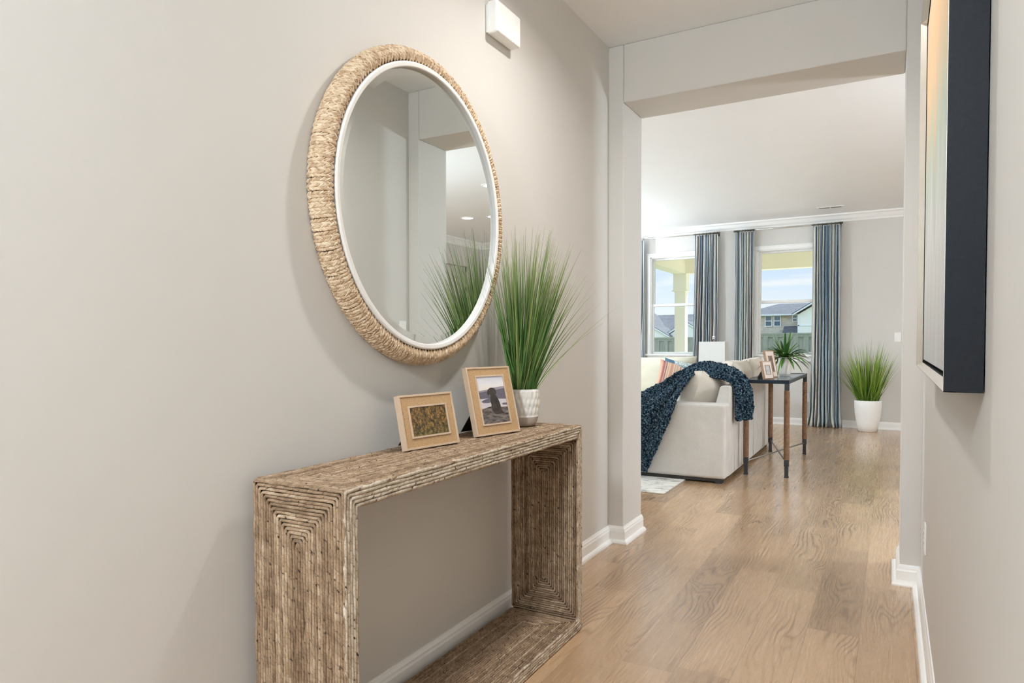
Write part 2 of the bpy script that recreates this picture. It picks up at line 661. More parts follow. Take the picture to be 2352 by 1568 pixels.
def stripes(name, palette, width, seed=0.0, rough=0.85):
    """stripes along v of the uv map; u is in metres of cloth"""
    m, t, b = material(name, (0.5, 0.5, 0.5), rough, spec=0.15)
    u, v = t.sep(t.uv())[0:2]
    k = t.math('DIVIDE', u, width)
    a = t.white(t.math('ADD', t.math('FLOOR', k), seed))
    n = len(palette)
    c = t.ramp(a, [(i / n, p) for i, p in enumerate(palette)], 'CONSTANT')
    fine = t.math('SINE', t.math('MULTIPLY', k, 2 * PI * 2))
    c = t.mix(t.mapr(fine, 0.72, 0.95, 0.0, 0.75), c, (0.62, 0.62, 0.58))
    wv = t.noise(t.obj(), 260, 2)
    c = t.mix(t.mapr(wv, 0.45, 0.8, 0.0, 0.22), c, (0.75, 0.74, 0.70))
    t.put(b.inputs['Base Color'], c)
    return m


M_CURTAIN = stripes('striped_curtain_cloth', [(0.74, 0.73, 0.67), (0.10, 0.16, 0.27), (0.30, 0.43, 0.52), (0.64, 0.72, 0.71), (0.18, 0.24, 0.35), (0.44, 0.37, 0.34), (0.78, 0.76, 0.70), (0.17, 0.30, 0.43), (0.48, 0.58, 0.60)], 0.0145)
M_REDSTRIPE = stripes('red_striped_cloth', [(0.50, 0.25, 0.15), (0.30, 0.035, 0.03), (0.52, 0.42, 0.31), (0.50, 0.25, 0.15), (0.20, 0.025, 0.03), (0.56, 0.44, 0.32), (0.45, 0.17, 0.10)], 0.013, 4.0)
M_PATTERN = fabric('speckled_blue_cloth', (0.05, 0.10, 0.13), (0.66, 0.70, 0.66), 60)
M_BRONZE = noisy('dark_bronze', (0.07, 0.065, 0.05), (0.13, 0.12, 0.09), 60, 0.4, 0.8)
M_NICKEL = noisy('brushed_nickel', (0.62, 0.60, 0.56), (0.5, 0.48, 0.45), 80, 0.35, 0.9)
M_STEEL = noisy('gunmetal_rod', (0.20, 0.19, 0.18), (0.3, 0.29, 0.27), 80, 0.4, 0.85)
M_NAVYMETAL = noisy('blackened_steel', (0.006, 0.012, 0.022), (0.010, 0.018, 0.030), 60, 0.3, 0.0, spec=0.25)
M_CERAMIC, _t, _b = material('white_glazed_ceramic', (0.82, 0.79, 0.74), 0.16)
M_STONEWARE = noisy('bare_stoneware', (0.60, 0.53, 0.47), (0.52, 0.46, 0.40), 60, 0.6)
M_PLANTER = noisy('matte_white_planter', (0.86, 0.86, 0.85), (0.83, 0.83, 0.82), 18, 0.4)
M_SOIL = noisy('soil', (0.03, 0.02, 0.012), (0.06, 0.04, 0.025), 90, 0.95, bump=0.6)
M_SHADE = fabric('white_lampshade', (0.70, 0.71, 0.70), (0.67, 0.68, 0.67), 300, bump=0.05)
M_LAMPGLASS, _t, _b = material('clear_lamp_glass', (0.85, 0.92, 0.95), 0.05, Transmission_Weight=0.9)


def rug_material():
    m, t, b = material('distressed_rug', (0.7, 0.68, 0.62), 0.95, spec=0.1)
    ob = t.obj()
    n = t.noise(t.scale(ob, (1.2, 4.5, 1)), 7, 6, 0.7, 0.6)
    n2 = t.noise(ob, 240, 2)
    c = t.ramp(n, [(0.44, (0.72, 0.70, 0.645)), (0.54, (0.60, 0.585, 0.55)), (0.60, (0.20, 0.20, 0.21)), (0.68, (0.36, 0.36, 0.35))])
    t.put(b.inputs['Base Color'], t.mix(t.mapr(n2, 0.3, 0.8, 0.0, 0.3), c, (0.74, 0.71, 0.63)))
    t.put(b.inputs['Normal'], t.bump(n2, 0.4, 0.002))
    return m


M_RUG = rug_material()


def canvas_material():
    m, t, b = material('abstract_canvas', (0.8, 0.8, 0.78), 0.6)
    x, y, z = t.sep(t.obj())[0:3]
    h = t.mapr(z, 0.02, 1.08)
    n = t.noise(t.comb(0.0, t.math('MULTIPLY', y, 9.0), t.math('MULTIPLY', z, 1.2)), 1.0, 5, 0.6)
    n3 = t.noise(t.comb(4.0, t.math('MULTIPLY', y, 55.0), t.math('MULTIPLY', z, 2.2)), 1.0, 4, 0.7)
    k = t.math('ADD', h, t.math('MULTIPLY', t.math('SUBTRACT', n, 0.5), 0.7))
    c = t.ramp(k, [(0.0, (0.50, 0.51, 0.51)), (0.30, (0.66, 0.67, 0.66)), (0.50, (0.46, 0.54, 0.46)), (0.66, (0.62, 0.50, 0.33)), (0.82, (0.76, 0.47, 0.26)), (1.0, (0.66, 0.46, 0.30))])
    dr = t.math('MULTIPLY', t.mapr(n3, 0.58, 0.70), t.mapr(h, 0.75, 0.30))
    c = t.mix(t.math('MULTIPLY', dr, 0.8), c, (0.22, 0.22, 0.22))
    t.put(b.inputs['Base Color'], c)
    t.put(b.inputs['Normal'], t.bump(n3, 0.3, 0.002))
    return m


M_CANVAS = canvas_material()
M_CHAMPAGNE = noisy('champagne_frame_lip', (0.86, 0.82, 0.76), (0.80, 0.75, 0.68), 30, 0.25, 0.8)
M_BLACKFRAME = noisy('black_painted_frame', (0.0085, 0.0095, 0.012), (0.012, 0.0135, 0.0165), 300, 0.5, bump=0.05, dist=0.0005, spec=0.12)

# exterior
M_PORCH = wall_paint('cream_porch_paint', (0.90, 0.87, 0.74))
M_CONCRETE = noisy('patio_concrete', (0.74, 0.71, 0.62), (0.68, 0.65, 0.57), 6, 0.85)
M_LAWN = noisy('lawn', (0.10, 0.17, 0.045), (0.16, 0.22, 0.07), 3, 0.95, bump=0.5, dist=0.02)


def fence_material():
    m, t, b = material('weathered_fence', (0.35, 0.34, 0.27), 0.85)
    ob = t.obj()
    n = t.noise(t.scale(ob, (1, 1, 0.15)), 22, 4)
    t.put(b.inputs['Base Color'], t.mix(t.mapr(n, 0.3, 0.7), (0.27, 0.275, 0.215), (0.36, 0.36, 0.29)))
    return m


M_FENCE = fence_material()


def shingle_material():
    m, t, b = material('roof_shingles', (0.12, 0.14, 0.17), 0.9)
    ob = t.obj()
    n = t.noise(ob, 2.2, 5, 0.7)
    n2 = t.noise(t.scale(ob, (1.5, 1, 9)), 2.0, 2)
    k = t.math('ADD', t.math('MULTIPLY', n, 0.6), t.math('MULTIPLY', n2, 0.4))
    t.put(b.inputs['Base Color'], t.mix(t.mapr(k, 0.35, 0.65), (0.070, 0.080, 0.095), (0.135, 0.15, 0.168)))
    return m


M_SHINGLE = shingle_material()


def brick_material():
    m, t, b = material('house_brick', (0.4, 0.33, 0.28), 0.9)
    x, y, z = t.sep(t.obj())[0:3]
    br = t.new('ShaderNodeTexBrick')
    t.put(br.inputs['Vector'], t.comb(x, z, 0.0))
    br.inputs['Scale'].default_value = 1.0
    br.inputs['Brick Width'].default_value = 0.5
    br.inputs['Row Height'].default_value = 0.16
    br.inputs['Mortar Size'].default_value = 0.012
    br.inputs['Color1'].default_value = (0.42, 0.32, 0.24, 1)
    br.inputs['Color2'].default_value = (0.66, 0.54, 0.43, 1)
    br.inputs['Mortar'].default_value = (0.55, 0.52, 0.47, 1)
    n = t.noise(t.obj(), 1.4, 4)
    t.put(b.inputs['Base Color'], t.mix(t.mapr(n, 0.4, 0.7, 0.0, 0.5), br.outputs[0], (0.62, 0.58, 0.52)))
    return m


M_BRICK = brick_material()
M_SIDING = noisy('white_siding', (0.90, 0.84, 0.77), (0.86, 0.80, 0.73), 2, 0.7)
M_HOUSEGLASS, _t, _b = material('dark_house_glass', (0.06, 0.12, 0.17), 0.08)
M_HOUSETRIM = noisy('white_house_trim', (0.82, 0.82, 0.82), (0.78, 0.78, 0.78), 5, 0.5)

# ------------------------------------------------------------------ room shell
H = 2.743
YD, TD = 3.731, 0.327          # wall with the cased opening
WR = 1.480                     # right wall of the hall
XL, XR = 0.0825, 1.400         # opening
HO = 2.429                     # its height
YF = 10.14                     # far wall
XA, XB = -5.2, 4.7             # living room side walls
YB = -3.2                      # front of the house

struct(boxes(((XA - .15, YB - .15, -.12), (XB + .15, YF + .16, 0))).build('floor', M_FLOOR), 'light oak plank floor running through the hall and living room', 'floor')
struct(boxes(((XA - .15, YB - .15, H), (XB + .15, YF + .16, H + .2))).build('ceiling', M_CEIL), 'smooth white ceiling over the hall and living room', 'ceiling')
struct(boxes(((-.14, YB, 0), (0, YD, H))).build('wall_left', M_WALL), 'greige hall wall that carries the round mirror', 'wall')
struct(boxes(((WR, .20, 0), (WR + .12, YD, H))).build('wall_right', M_WALL), 'greige hall wall that carries the framed painting', 'wall')
struct(boxes(((WR + .12, .20, 0), (3.2, .32, H)), ((3.2, YB, 0), (3.32, .32, H))).build('wall_foyer', M_WALL), 'greige walls of the foyer behind the viewer', 'wall')
struct(boxes(((XA, YD, 0), (XL, YD + TD, H)), ((XR, YD, 0), (XB, YD + TD, H)), ((XL, YD, HO), (XR, YD + TD, H))).build('wall_opening', M_WALL, bevel=0.006), 'greige wall with the wide cased opening between hall and living room', 'wall')
struct(boxes(((XA - .15, YD, 0), (XA, YF + .16, H))).build('wall_west', M_WALL), 'greige side wall of the living room out on the left', 'wall')
# right wall of the living room, with a doorway seen in the mirror
DY0, DY1, DZ = 9.05, 9.60, 2.32
struct(boxes(((XB, YD, 0), (XB + .15, DY0 - .5, H)), ((XB, DY1 + .1, 0), (XB + .15, YF + .16, H)), ((XB, DY0 - .5, DZ), (XB + .15, DY1 + .1, H)), ((XB + .12, DY0 - .5, 0), (XB + .15, DY1 + .1, DZ))).build('wall_east', M_WALL), 'greige side wall of the living room seen in the mirror', 'wall')
# far wall with two windows
WZ0, WZ1 = 0.94, 2.345
WIN = [(-1.69, -0.945), (-0.22, 0.525)]
bl = []
xs = XA
for (a, b_) in WIN:
    bl.append(((xs, YF, 0), (a, YF + .16, H)))
    bl.append(((a, YF, 0), (b_, YF + .16, WZ0)))
    bl.append(((a, YF, WZ1), (b_, YF + .16, H)))
    xs = b_
bl.append(((xs, YF, 0), (XB + .15, YF + .16, H)))
struct(boxes(*bl).build('wall_far', M_WALL), 'greige far wall of the living room with two windows', 'wall')
# front wall; its glazed entry door and sidelights are added to let daylight in
FX0, FX1, FZ1 = .35, 2.55, 2.45
struct(boxes(((-.14, YB - .15, 0), (FX0, YB, H)), ((FX1, YB - .15, 0), (3.32, YB, H)), ((FX0, YB - .15, FZ1), (FX1, YB, H))).build('wall_front', M_WALL), 'greige front wall of the foyer around the added entry door', 'wall')
d1 = thing('added_entry_door', 'added white glazed entry door with sidelights, lets daylight in behind the viewer', 'door', (1.45, YB - .08, 0), kind='structure')
boxes(((FX0, YB - .12, 0), (FX0 + .06, YB - .03, FZ1)), ((FX1 - .06, YB - .12, 0), (FX1, YB - .03, FZ1)), ((FX0, YB - .12, FZ1 - .06), (FX1, YB - .03, FZ1)), ((.90, YB - .12, 0), (.96, YB - .03, FZ1)), ((1.94, YB - .12, 0), (2.0, YB - .03, FZ1))).build('door_frame', M_TRIM, d1)
boxes(((.96, YB - .10, .0), (1.94, YB - .05, .25)), ((.96, YB - .10, .25), (1.08, YB - .05, FZ1 - .06)), ((1.82, YB - .10, .25), (1.94, YB - .05, FZ1 - .06)), ((1.08, YB - .10, FZ1 - .2), (1.82, YB - .05, FZ1 - .06))).build('door_leaf', M_TRIM, d1)
for k, (a, b_) in enumerate(((FX0 + .06, .90), (1.08, 1.82), (2.0, FX1 - .06))):
    boxes(((a, YB - .085, 0.25 if k == 1 else 0), (b_, YB - .075, FZ1 - .2 if k == 1 else FZ1 - .06))).build('door_glass', M_PANE, d1)

# mouldings ---------------------------------------------------------------
BASE = [(0, 0), (.014, 0), (.014, .066), (.011, .074), (.0105, .080), (.006, .088), (.004, .094), (0, .094)]
SHOE = [(.014, 0), (.031, 0), (.031, .006), (.028, .014), (.021, .020), (.014, .022)]


def baseboard(name, path, label):
    m = sweep(path, BASE)
    sweep(path, SHOE, m)
    return struct(m.build(name, M_TRIM), label, 'baseboard')


# walking direction keeps the room on the left hand
baseboard('baseboard_left', [(XL, YD + TD), (XL, YD), (0, YD), (0, YB)], 'white baseboard along the hall wall under the mirror, turning into the opening')
baseboard('baseboard_right', [(WR, .20), (WR, YD), (XR, YD), (XR, YD + TD), (XB, YD + TD)], 'white baseboard along the hall wall under the painting, turning into the opening')
baseboard('baseboard_far', [(XB, YF), (XA, YF)], 'white baseboard along the far wall below the windows')
CROWN = [(0, H - .098), (.010, H - .098), (.012, H - .080), (.030, H - .062), (.052, H - .030), (.072, H - .020), (.078, H - .012), (.078, H), (0, H)]
struct(sweep([(XB, YD + TD), (XB, YF), (XA, YF), (XA, YD + TD)], CROWN).build('trim_1', M_TRIM), 'white crown moulding around the living room ceiling', 'trim')

# windows -------------------------------------------------------------------
for k, (a, b_) in enumerate(WIN):
    lab = ('white sash window at left, porch column seen through it', 'white sash window at right, brick house seen through it')[k]
    w = thing('window_%d' % (k + 1), lab, 'window', ((a + b_) / 2, YF, WZ0), kind='structure')
    c = .045
    # casing on the wall
    boxes(((a - c, YF - .018, WZ0), (a, YF, WZ1 + c)), ((b_, YF - .018, WZ0), (b_ + c, YF, WZ1 + c)), ((a, YF - .018, WZ1), (b_, YF, WZ1 + c)),
          ((a - c - .012, YF - .028, WZ1 + c - .004), (b_ + c + .012, YF, WZ1 + c + .010))).build('casing', M_TRIM, w, bevel=.003)
    s = boxes(((a - .07, YF - .045, WZ0 - .028), (b_ + .07, YF + .06, WZ0))).build('sill', M_TRIM, w, bevel=.004)
    boxes(((a - .05, YF - .016, WZ0 - .095), (b_ + .05, YF, WZ0 - .028))).build('apron', M_TRIM, w, bevel=.003)
    q = .022
    boxes(((a, YF, WZ0), (a + .012, YF + .15, WZ1)), ((b_ - .012, YF, WZ0), (b_, YF + .15, WZ1)), ((a, YF, WZ1 - .012), (b_, YF + .15, WZ1))).build('jamb', M_TRIM, w)
    zm = 1.648
    up = boxes(((a + .012, YF + .085, zm - .018), (a + .038, YF + .12, WZ1 - .012)), ((b_ - .038, YF + .085, zm - .018), (b_ - .012, YF + .12, WZ1 - .012)),
               ((a + .038, YF + .085, WZ1 - .038), (b_ - .038, YF + .12, WZ1 - .012)), ((a + .038, YF + .085, zm - .018), (b_ - .038, YF + .12, zm + .018))).build('upper_sash', M_WHITE_PLASTIC, w, bevel=.002)
    boxes(((a + .038, YF + .100, zm + .018), (b_ - .038, YF + .104, WZ1 - .038))).build('upper_pane', M_PANE, w)
    boxes(((a + .012, YF + .045, WZ0), (a + .038, YF + .08, zm + .02)), ((b_ - .038, YF + .045, WZ0), (b_ - .012, YF + .08, zm + .02)),
          ((a + .038, YF + .045, WZ0), (b_ - .038, YF + .08, WZ0 + .028)), ((a + .038, YF + .045, zm - .016), (b_ - .038, YF + .08, zm + .02))).build('lower_sash', M_WHITE_PLASTIC, w, bevel=.002)
    boxes(((a + .038, YF + .060, WZ0 + .028), (b_ - .038, YF + .064, zm - .016))).build('lower_pane', M_PANE, w)

# interior door seen in the mirror
d2 = thing('door_2', 'pale doorway in the living room side wall, seen only in the mirror', 'door', (XB, 9.1, 0), kind='structure')
boxes(((XB - .02, DY0 - .57, 0), (XB + .02, DY0 - .5, DZ + .07)), ((XB - .02, DY1 + .1, 0), (XB + .02, DY1 + .17, DZ + .07)), ((XB - .02, DY0 - .5, DZ), (XB + .02, DY1 + .1, DZ + .07))).build('door_casing', M_WALL, d2)
boxes(((XB + .06, DY0 - .5, 0), (XB + .10, DY1 + .1, DZ))).build('door_leaf', M_WALL, d2, bevel=.004)


# ------------------------------------------------------------------ lights
def area(name, loc, r, power, color, parent=None, spread=180):
    d = bpy.data.lights.new(name, 'AREA')
    d.shape = 'DISK'
    d.size = 2 * r
    d.energy = power
    d.color = color
    d.spread = math.radians(spread)
    o = bpy.data.objects.new(name, d)
    COL.objects.link(o)
    o.parent = parent
    o.location = Vector(loc) - (Vector(parent.location) if parent else Vector())
    return o


def globe(name, loc, r, power, color, parent):
    d = bpy.data.lights.new(name, 'POINT')
    d.shadow_soft_size = r
    d.energy = power
    d.color = color
    o = bpy.data.objects.new(name, d)
    COL.objects.link(o)
    o.parent = parent
    o.location = Vector(loc) - Vector(parent.location)
    return o


M_LENS = lamp_glow('glowing_lens', (1.0, 0.95, 0.87), 6.0)
M_GLOBE, _t, _b = material('opal_glass', (0.9, 0.9, 0.88), 0.3)


def downlight(x, y, power, label, group=None, r=.075):
    o = thing('recessed_light', label, 'ceiling light', (x, y, H), group=group)
    MB().lathe([(r + .02, 0), (r + .018, -.006), (r, -.008), (r, -.002)], (x, y, H), 28, capb=False).build('trim_ring', M_WHITE_PLASTIC, o, smooth=True)
    MB().lathe([(r, -.003), (.001, -.003)], (x, y, H), 28, capb=False).build('lens', M_LENS, o)
    area('lamp', (x, y, H - .012), r * .9, power, WARM, o, 150)
    return o


downlight(.76, 2.36, P_HALL, 'recessed ceiling light in the hall, above the console')
downlight(3.58, 7.90, P_DOWN, 'recessed light reflected large in the mirror, left of the other two', 'living room recessed lights')
downlight(3.23, 7.98, P_DOWN, 'recessed light reflected at the right rim of the mirror, lower one', 'living room recessed lights')
downlight(2.36, 6.36, P_DOWN, 'recessed light reflected at the right rim of the mirror, upper one', 'living room recessed lights')


def fill_globe(name, loc, r, power, color, label, group=None, drop=0.0):
    """added opal glass globe, out of view, that gives off fill light, on a rod from the ceiling"""
    o = thing(name, label, 'ceiling light', (loc[0], loc[1], H), group=group)
    L = power / (PI * 4 * PI * r * r)
    g = lamp_glow('lit_opal_' + name, color, L)
    prof = [(r * math.sin(PI * k / 12) + .0005, loc[2] - H - r * math.cos(PI * k / 12)) for k in range(13)]
    MB().lathe(prof, (loc[0], loc[1], H), 24, capb=False).build('globe', g, o, smooth=True)
    MB().lathe([(.06, 0), (.06, -.02), (.01, -.03), (.01, loc[2] - H + r * .9), (.04, loc[2] - H + r * .9), (.04, loc[2] - H + r * .8)], (loc[0], loc[1], H), 20).build('rod', M_NICKEL, o, smooth=False)
    return o


fill_globe('foyer_fill_globe', (.70, -1.4, 2.30), .16, P_FOYER, SOFT, 'added opal globe in the foyer behind the viewer, for fill light')  # added behind the camera to lift the hall walls
fan = fill_globe('added_ceiling_fan', (-3.7, 5.6, 2.2), .15, P_FAN, COOL, 'added white ceiling fan with a lit globe, unseen fill light in the living room at left')  # added light source, hidden by the hall wall
for k in range(4):
    a = k * PI / 2 + .4
    ca, sa = math.cos(a), math.sin(a)
    m = MB()
    m.prism([(-3.7 + ca * p - sa * q, 5.6 + sa * p + ca * q, 0) for p, q in ((.08, -.05), (.62, -.07), (.62, .07), (.08, .05))], (0, 0, 2.47), (0, 0, 2.48))
    m.build('blade', M_WHITE_PLASTIC, fan)
fill_globe('added_kitchen_pendant', (3.3, 4.75, 1.80), .12, P_KITCHEN, COOL, 'added opal kitchen pendant out of view on the right, for fill light')  # added to fill the living room from the unseen right side

tc = thing('added_uplight_lamp', 'added slim uplight out of view in the left corner, brightens the living room ceiling', 'lamp', (-3.5, 8.7, 0))  # added out of view to throw light on the ceiling
MB().lathe([(.14, 0), (.14, .02), (.015, .03), (.012, 1.70), (.03, 1.72), (.15, 1.80), (.145, 1.80), (.03, 1.735)], (-3.5, 8.7, 0), 28).build('stand', M_NICKEL, tc, smooth=True)
up = area('lamp', (-3.5, 8.7, 1.80), .12, P_TORCH, COOL, tc)
up.rotation_euler = (PI, 0, 0)

# ------------------------------------------------------------------ console table
CX0, CX1, CY0, CY1, CZ, CT = .036, .325, 1.160, 2.535, .800, .047
con = thing('console_table', 'waterfall console table wrapped in woven banana-leaf rope below the round mirror', 'console table', (.18, 1.85, 0))
RR = .0041
inset = .0060
boxes(((CX0 + inset, CY0 + inset, .004), (CX1 - inset, CY0 + CT - inset, CZ - inset)), ((CX0 + inset, CY1 - CT + inset, .004), (CX1 - inset, CY1 - inset, CZ - inset)),
      ((CX0 + inset, CY0 + inset, CZ - CT + inset), (CX1 - inset, CY1 - inset, CZ - inset)), ((CX0 + inset, CY0 + inset, .006), (CX1 - inset, CY1 - inset, CT - inset))).build('core', M_CORE, con)


def rope_panel(mb, org, du, dv, w, h, pitch, n, seed, r=RR):
    """concentric rectangles of rope on a face; org = corner, du/dv = unit axes, normal = du x dv"""
    rr = random.Random(seed)
    org, du, dv = Vector(org), Vector(du), Vector(dv)
    nr = du.cross(dv)
    for k in range(n):
        i = (k + .5) * pitch
        a0, a1, b0, b1 = i, w - i, i, h - i
        if a1 - a0 < pitch * .4 or b1 - b0 < pitch * .4:
            p = max(0.0, min(a1, b1) - max(a0, b0))
            if a1 <= a0: a0 = a1 = w / 2
            if b1 <= b0: b0 = b1 = h / 2
        cr = min(pitch * .55, max(.0005, (a1 - a0) / 2.2), max(.0005, (b1 - b0) / 2.2))
        loop = []
        for (p, q) in (((a0 + cr, b0), (a1 - cr, b0)), ((a1, b0 + cr), (a1, b1 - cr)), ((a1 - cr, b1), (a0 + cr, b1)), ((a0, b1 - cr), (a0, b0 + cr))):
            L = math.hypot(q[0] - p[0], q[1] - p[1])
            m = max(1, int(L / .0135))
            for j in range(m + 1):
                loop.append((p[0] + (q[0] - p[0]) * j / m, p[1] + (q[1] - p[1]) * j / m))
        ph = rr.uniform(0, 100)
        pts, rad = [], []
        for (a, b) in loop:
            g = Vector((a * 22 + ph, b * 22, k * 3.1))
            w1 = noise.noise(g) * .0017
            w2 = noise.noise(g + Vector((9, 5, 2))) * .0019
            w3 = noise.noise(g * 2.3 + Vector((3, 8, 1)))
            pts.append(org + du * (a + w1) + dv * (b + w1) + nr * (-r * .75 + w2))
            rad.append(r * (1.02 + .24 * w3))
        mb.tube(pts, rad, 7, closed=True, up=nr)


W_D = CX1 - CX0
PT = W_D / 34
# side panels, seen from outside at the near end and from inside at the far end
near = MB()
rope_panel(near, (CX0, CY0, 0.004), (1, 0, 0), (0, 0, 1), W_D, CZ - .004, PT, 17, 1)
rope_panel(near, (CX1, CY0 + CT, CT), (-1, 0, 0), (0, 0, 1), W_D, CZ - 2 * CT, PT, 17, 2)
near.build('side_panel', M_ROPE, con, smooth=True)
far = MB()
rope_panel(far, (CX0, CY1 - CT, CT), (1, 0, 0), (0, 0, 1), W_D, CZ - 2 * CT, PT, 17, 3)
rope_panel(far, (CX1, CY1, .004), (-1, 0, 0), (0, 0, 1), W_D, CZ - .004, PT, 17, 4)
far.build('side_panel', M_ROPE, con, smooth=True)
top = MB()
rope_panel(top, (CX0, CY0, CZ), (1, 0, 0), (0, 1, 0), W_D, CY1 - CY0, PT, 17, 5)
rope_panel(top, (CX0, CY1 - CT, CZ - CT), (1, 0, 0), (0, -1, 0), W_D, CY1 - CY0 - 2 * CT, PT, 17, 6)
top.build('top', M_ROPE, con, smooth=True)
low = MB()
rope_panel(low, (CX0, CY0 + CT, CT), (1, 0, 0), (0, 1, 0), W_D, CY1 - CY0 - 2 * CT, PT, 17, 7)
low.build('bottom_shelf', M_ROPE, con, smooth=True)
edge = MB()
rope_panel(edge, (CX1, CY0, .002), (0, 1, 0), (0, 0, 1), CY1 - CY0, CZ - .002, .0092, 5, 8, .0048)
edge.build('front_edge', M_ROPE_PALE, con, smooth=True)

# ------------------------------------------------------------------ round mirror
MC = Vector((0.0, 1.889, 1.556))
mir = thing('round_mirror', 'large round wall mirror in a braided seagrass frame with a white inner ring', 'mirror', tuple(MC), rot=(0, .0030, 0))
RO, RI = .502, .452


def ring_lathe(prof, seg=128, mod=None):
    return MB().lathe([(r, d) for r, d in prof], (0, 0, 0), seg, axis='x', capb=False, mod=mod)


sec = [(RO - .030, .004), (RO - .010, .006), (RO - .003, .018), (RO - .003, .034), (RO - .010, .048), (RO - .024, .056), (RI + .012, .056), (RI + .001, .050), (RI + .001, .02)]
ring_lathe(sec).build('frame_backing', M_BRAIDBASE, mir, smooth=True)
braid = MB()
outline = [(RO - .006, .005), (RO, .020), (RO - .001, .036), (RO - .009, .052), (RO - .022, .061), (RI + .020, .061), (RI + .008, .057)]


def along(s):
    seg_l = [math.dist(outline[i], outline[i + 1]) for i in range(len(outline) - 1)]
    tot = sum(seg_l)
    d = s * tot
    for i, L in enumerate(seg_l):
        if d <= L or i == len(seg_l) - 1:
            k = min(1.0, d / L)
            p = outline[i]; q = outline[i + 1]
            return (p[0] + (q[0] - p[0]) * k, p[1] + (q[1] - p[1]) * k), ((q[0] - p[0]) / L, (q[1] - p[1]) / L)
        d -= L


NROW, NST = 176, 11
lens_ring = [(-1, 0), (-.62, .72), (0, 1.0), (.62, .72), (1, 0)]
for j in range(NROW):
    th0 = 2 * PI * j / NROW + R.uniform(-.004, .004)
    rowshift = R.uniform(0, 1)
    bulge = 1 + R.uniform(-.12, .12)
    for side in (-1, 1):
        for k in range(NST):
            s = (k + .5 + (.25 if side > 0 else -.25) + rowshift * .4 - .2) / NST
            s = min(.985, max(.01, s + R.uniform(-.012, .012)))
            (pr, pd), (tr, td) = along(s)
            th = th0 + side * .0040 / pr * 1.15
            er = Vector((0, math.cos(th), math.sin(th)))
            et = Vector((0, -math.sin(th), math.cos(th)))
            ex = Vector((1, 0, 0))
            tang = er * tr + ex * td
            nrm = ex * tr * -1 + er * td
            ax = (tang + et * side * R.uniform(.38, .62)).normalized()
            bx = nrm.cross(ax).normalized()
            c = er * pr + ex * pd
            L = R.uniform(.0080, .0098)
            Wd = R.uniform(.0042, .0052) * bulge
            Th = R.uniform(.0036, .0048) * bulge
            vs, fs = [], []
            for (t_, w) in lens_ring:
                for q in range(6):
                    a = 2 * PI * q / 6
                    vs.append(c + ax * (t_ * L) + bx * (math.cos(a) * Wd * max(w, .16)) + nrm * (math.sin(a) * Th * max(w, .16) + (.0022 if t_ > 0 else -.0012) * t_))
            for i in range(4):
                for q in range(6):
                    q2 = (q + 1) % 6
                    fs.append((i * 6 + q, i * 6 + q2, (i + 1) * 6 + q2, (i + 1) * 6 + q))
            braid.add(vs, fs)
braid.build('braided_wrap', M_BRAID, mir, smooth=True)
ring_lathe([(RI + .002, .030), (RI + .002, .064), (RI - .002, .067), (RI - .013, .066), (RI - .0155, .063), (RI - .0155, .050)]).build('inner_ring', M_RING, mir, smooth=False, bevel=.001)
gl = MB()
seg = 128
gl.lathe([(RI - .0155, .0522), (RI - .040, .0535)], (0, 0, 0), seg, axis='x', capb=False)
gl.build('bevelled_rim', M_MIRROR, mir, smooth=True)
gl = MB()
gl.add([(.0535, (RI - .040) * math.cos(2 * PI * k / seg), (RI - .040) * math.sin(2 * PI * k / seg)) for k in range(seg)], [tuple(range(seg))])
gl.build('mirror_glass', M_MIRROR, mir)

# ------------------------------------------------------------------ door chime box
ch = thing('door_chime', 'white rounded door chime box high on the hall wall beside the mirror', 'door chime', (0, 2.455, 2.37))
boxes(((0, 2.368, 2.318), (.006, 2.548, 2.424))).build('back_plate', M_WHITE_PLASTIC, ch)
boxes(((.006, 2.360, 2.310), (.054, 2.556, 2.432))).build('cover', M_WHITE_PLASTIC, ch, bevel=.009, seg=4, smooth=False)


# ------------------------------------------------------------------ grass
def blades(mb, n, rad, h0, h1, spread, droop, wid, rr, seg=7, base=(0, 0, 0), bias=(0, 0), limit=None, power=1.0):
    made = 0
    while made < n:
        a = rr.uniform(0, 2 * PI)
        q = math.sqrt(rr.random())
        bx, by = base[0] + math.cos(a) * rad * q, base[1] + math.sin(a) * rad * q
        a2 = a + rr.uniform(-.5, .5)
        h = rr.uniform(h0, h1) * (1 - .22 * q)
        sp = spread * (q ** power) * rr.uniform(.55, 1.15)
        dr = droop * rr.uniform(0, 1) ** 2
        dx, dy = math.cos(a2) * sp + bias[0], math.sin(a2) * sp + bias[1]
        w = wid * rr.uniform(.6, 1.2)
        tw = rr.uniform(0, PI)
        pts = []
        for k in range(seg + 1):
            s = k / seg
            k2 = s * (.75 + .25 * s) + dr * s * s * s
            x, y, z = bx + dx * k2, by + dy * k2, base[2] + h * (s - dr * .45 * s ** 3)
            pts.append(Vector((x, y, z)))
        if limit and any(limit(p) for p in pts): continue
        made += 1
        vs, fs, us = [], [], []
        for k, p in enumerate(pts):
            s = k / seg
            ww = w * (1 - .06 * k) * (1 - s ** 2.2) * .5 + .0003
            sd = Vector((math.cos(tw + .6 * s), math.sin(tw + .6 * s), 0))
            fw = Vector((-sd.y, sd.x, 0)) * ww * .35
            vs += [p - sd * ww + fw, p, p + sd * ww + fw]
        for k in range(seg):
            for c in (0, 1):
                i = k * 3 + c
                fs.append((i, i + 1, i + 4, i + 3))
                us.append([(c / 2, k / seg), ((c + 1) / 2, k / seg), ((c + 1) / 2, (k + 1) / seg), (c / 2, (k + 1) / seg)])
        mb.add(vs, fs, us)


PGX, PGY = .128, 2.405
pg = thing('potted_grass_plant', 'tall green grass in a small white ribbed pot on the console table', 'potted plant', (PGX, PGY, CZ))


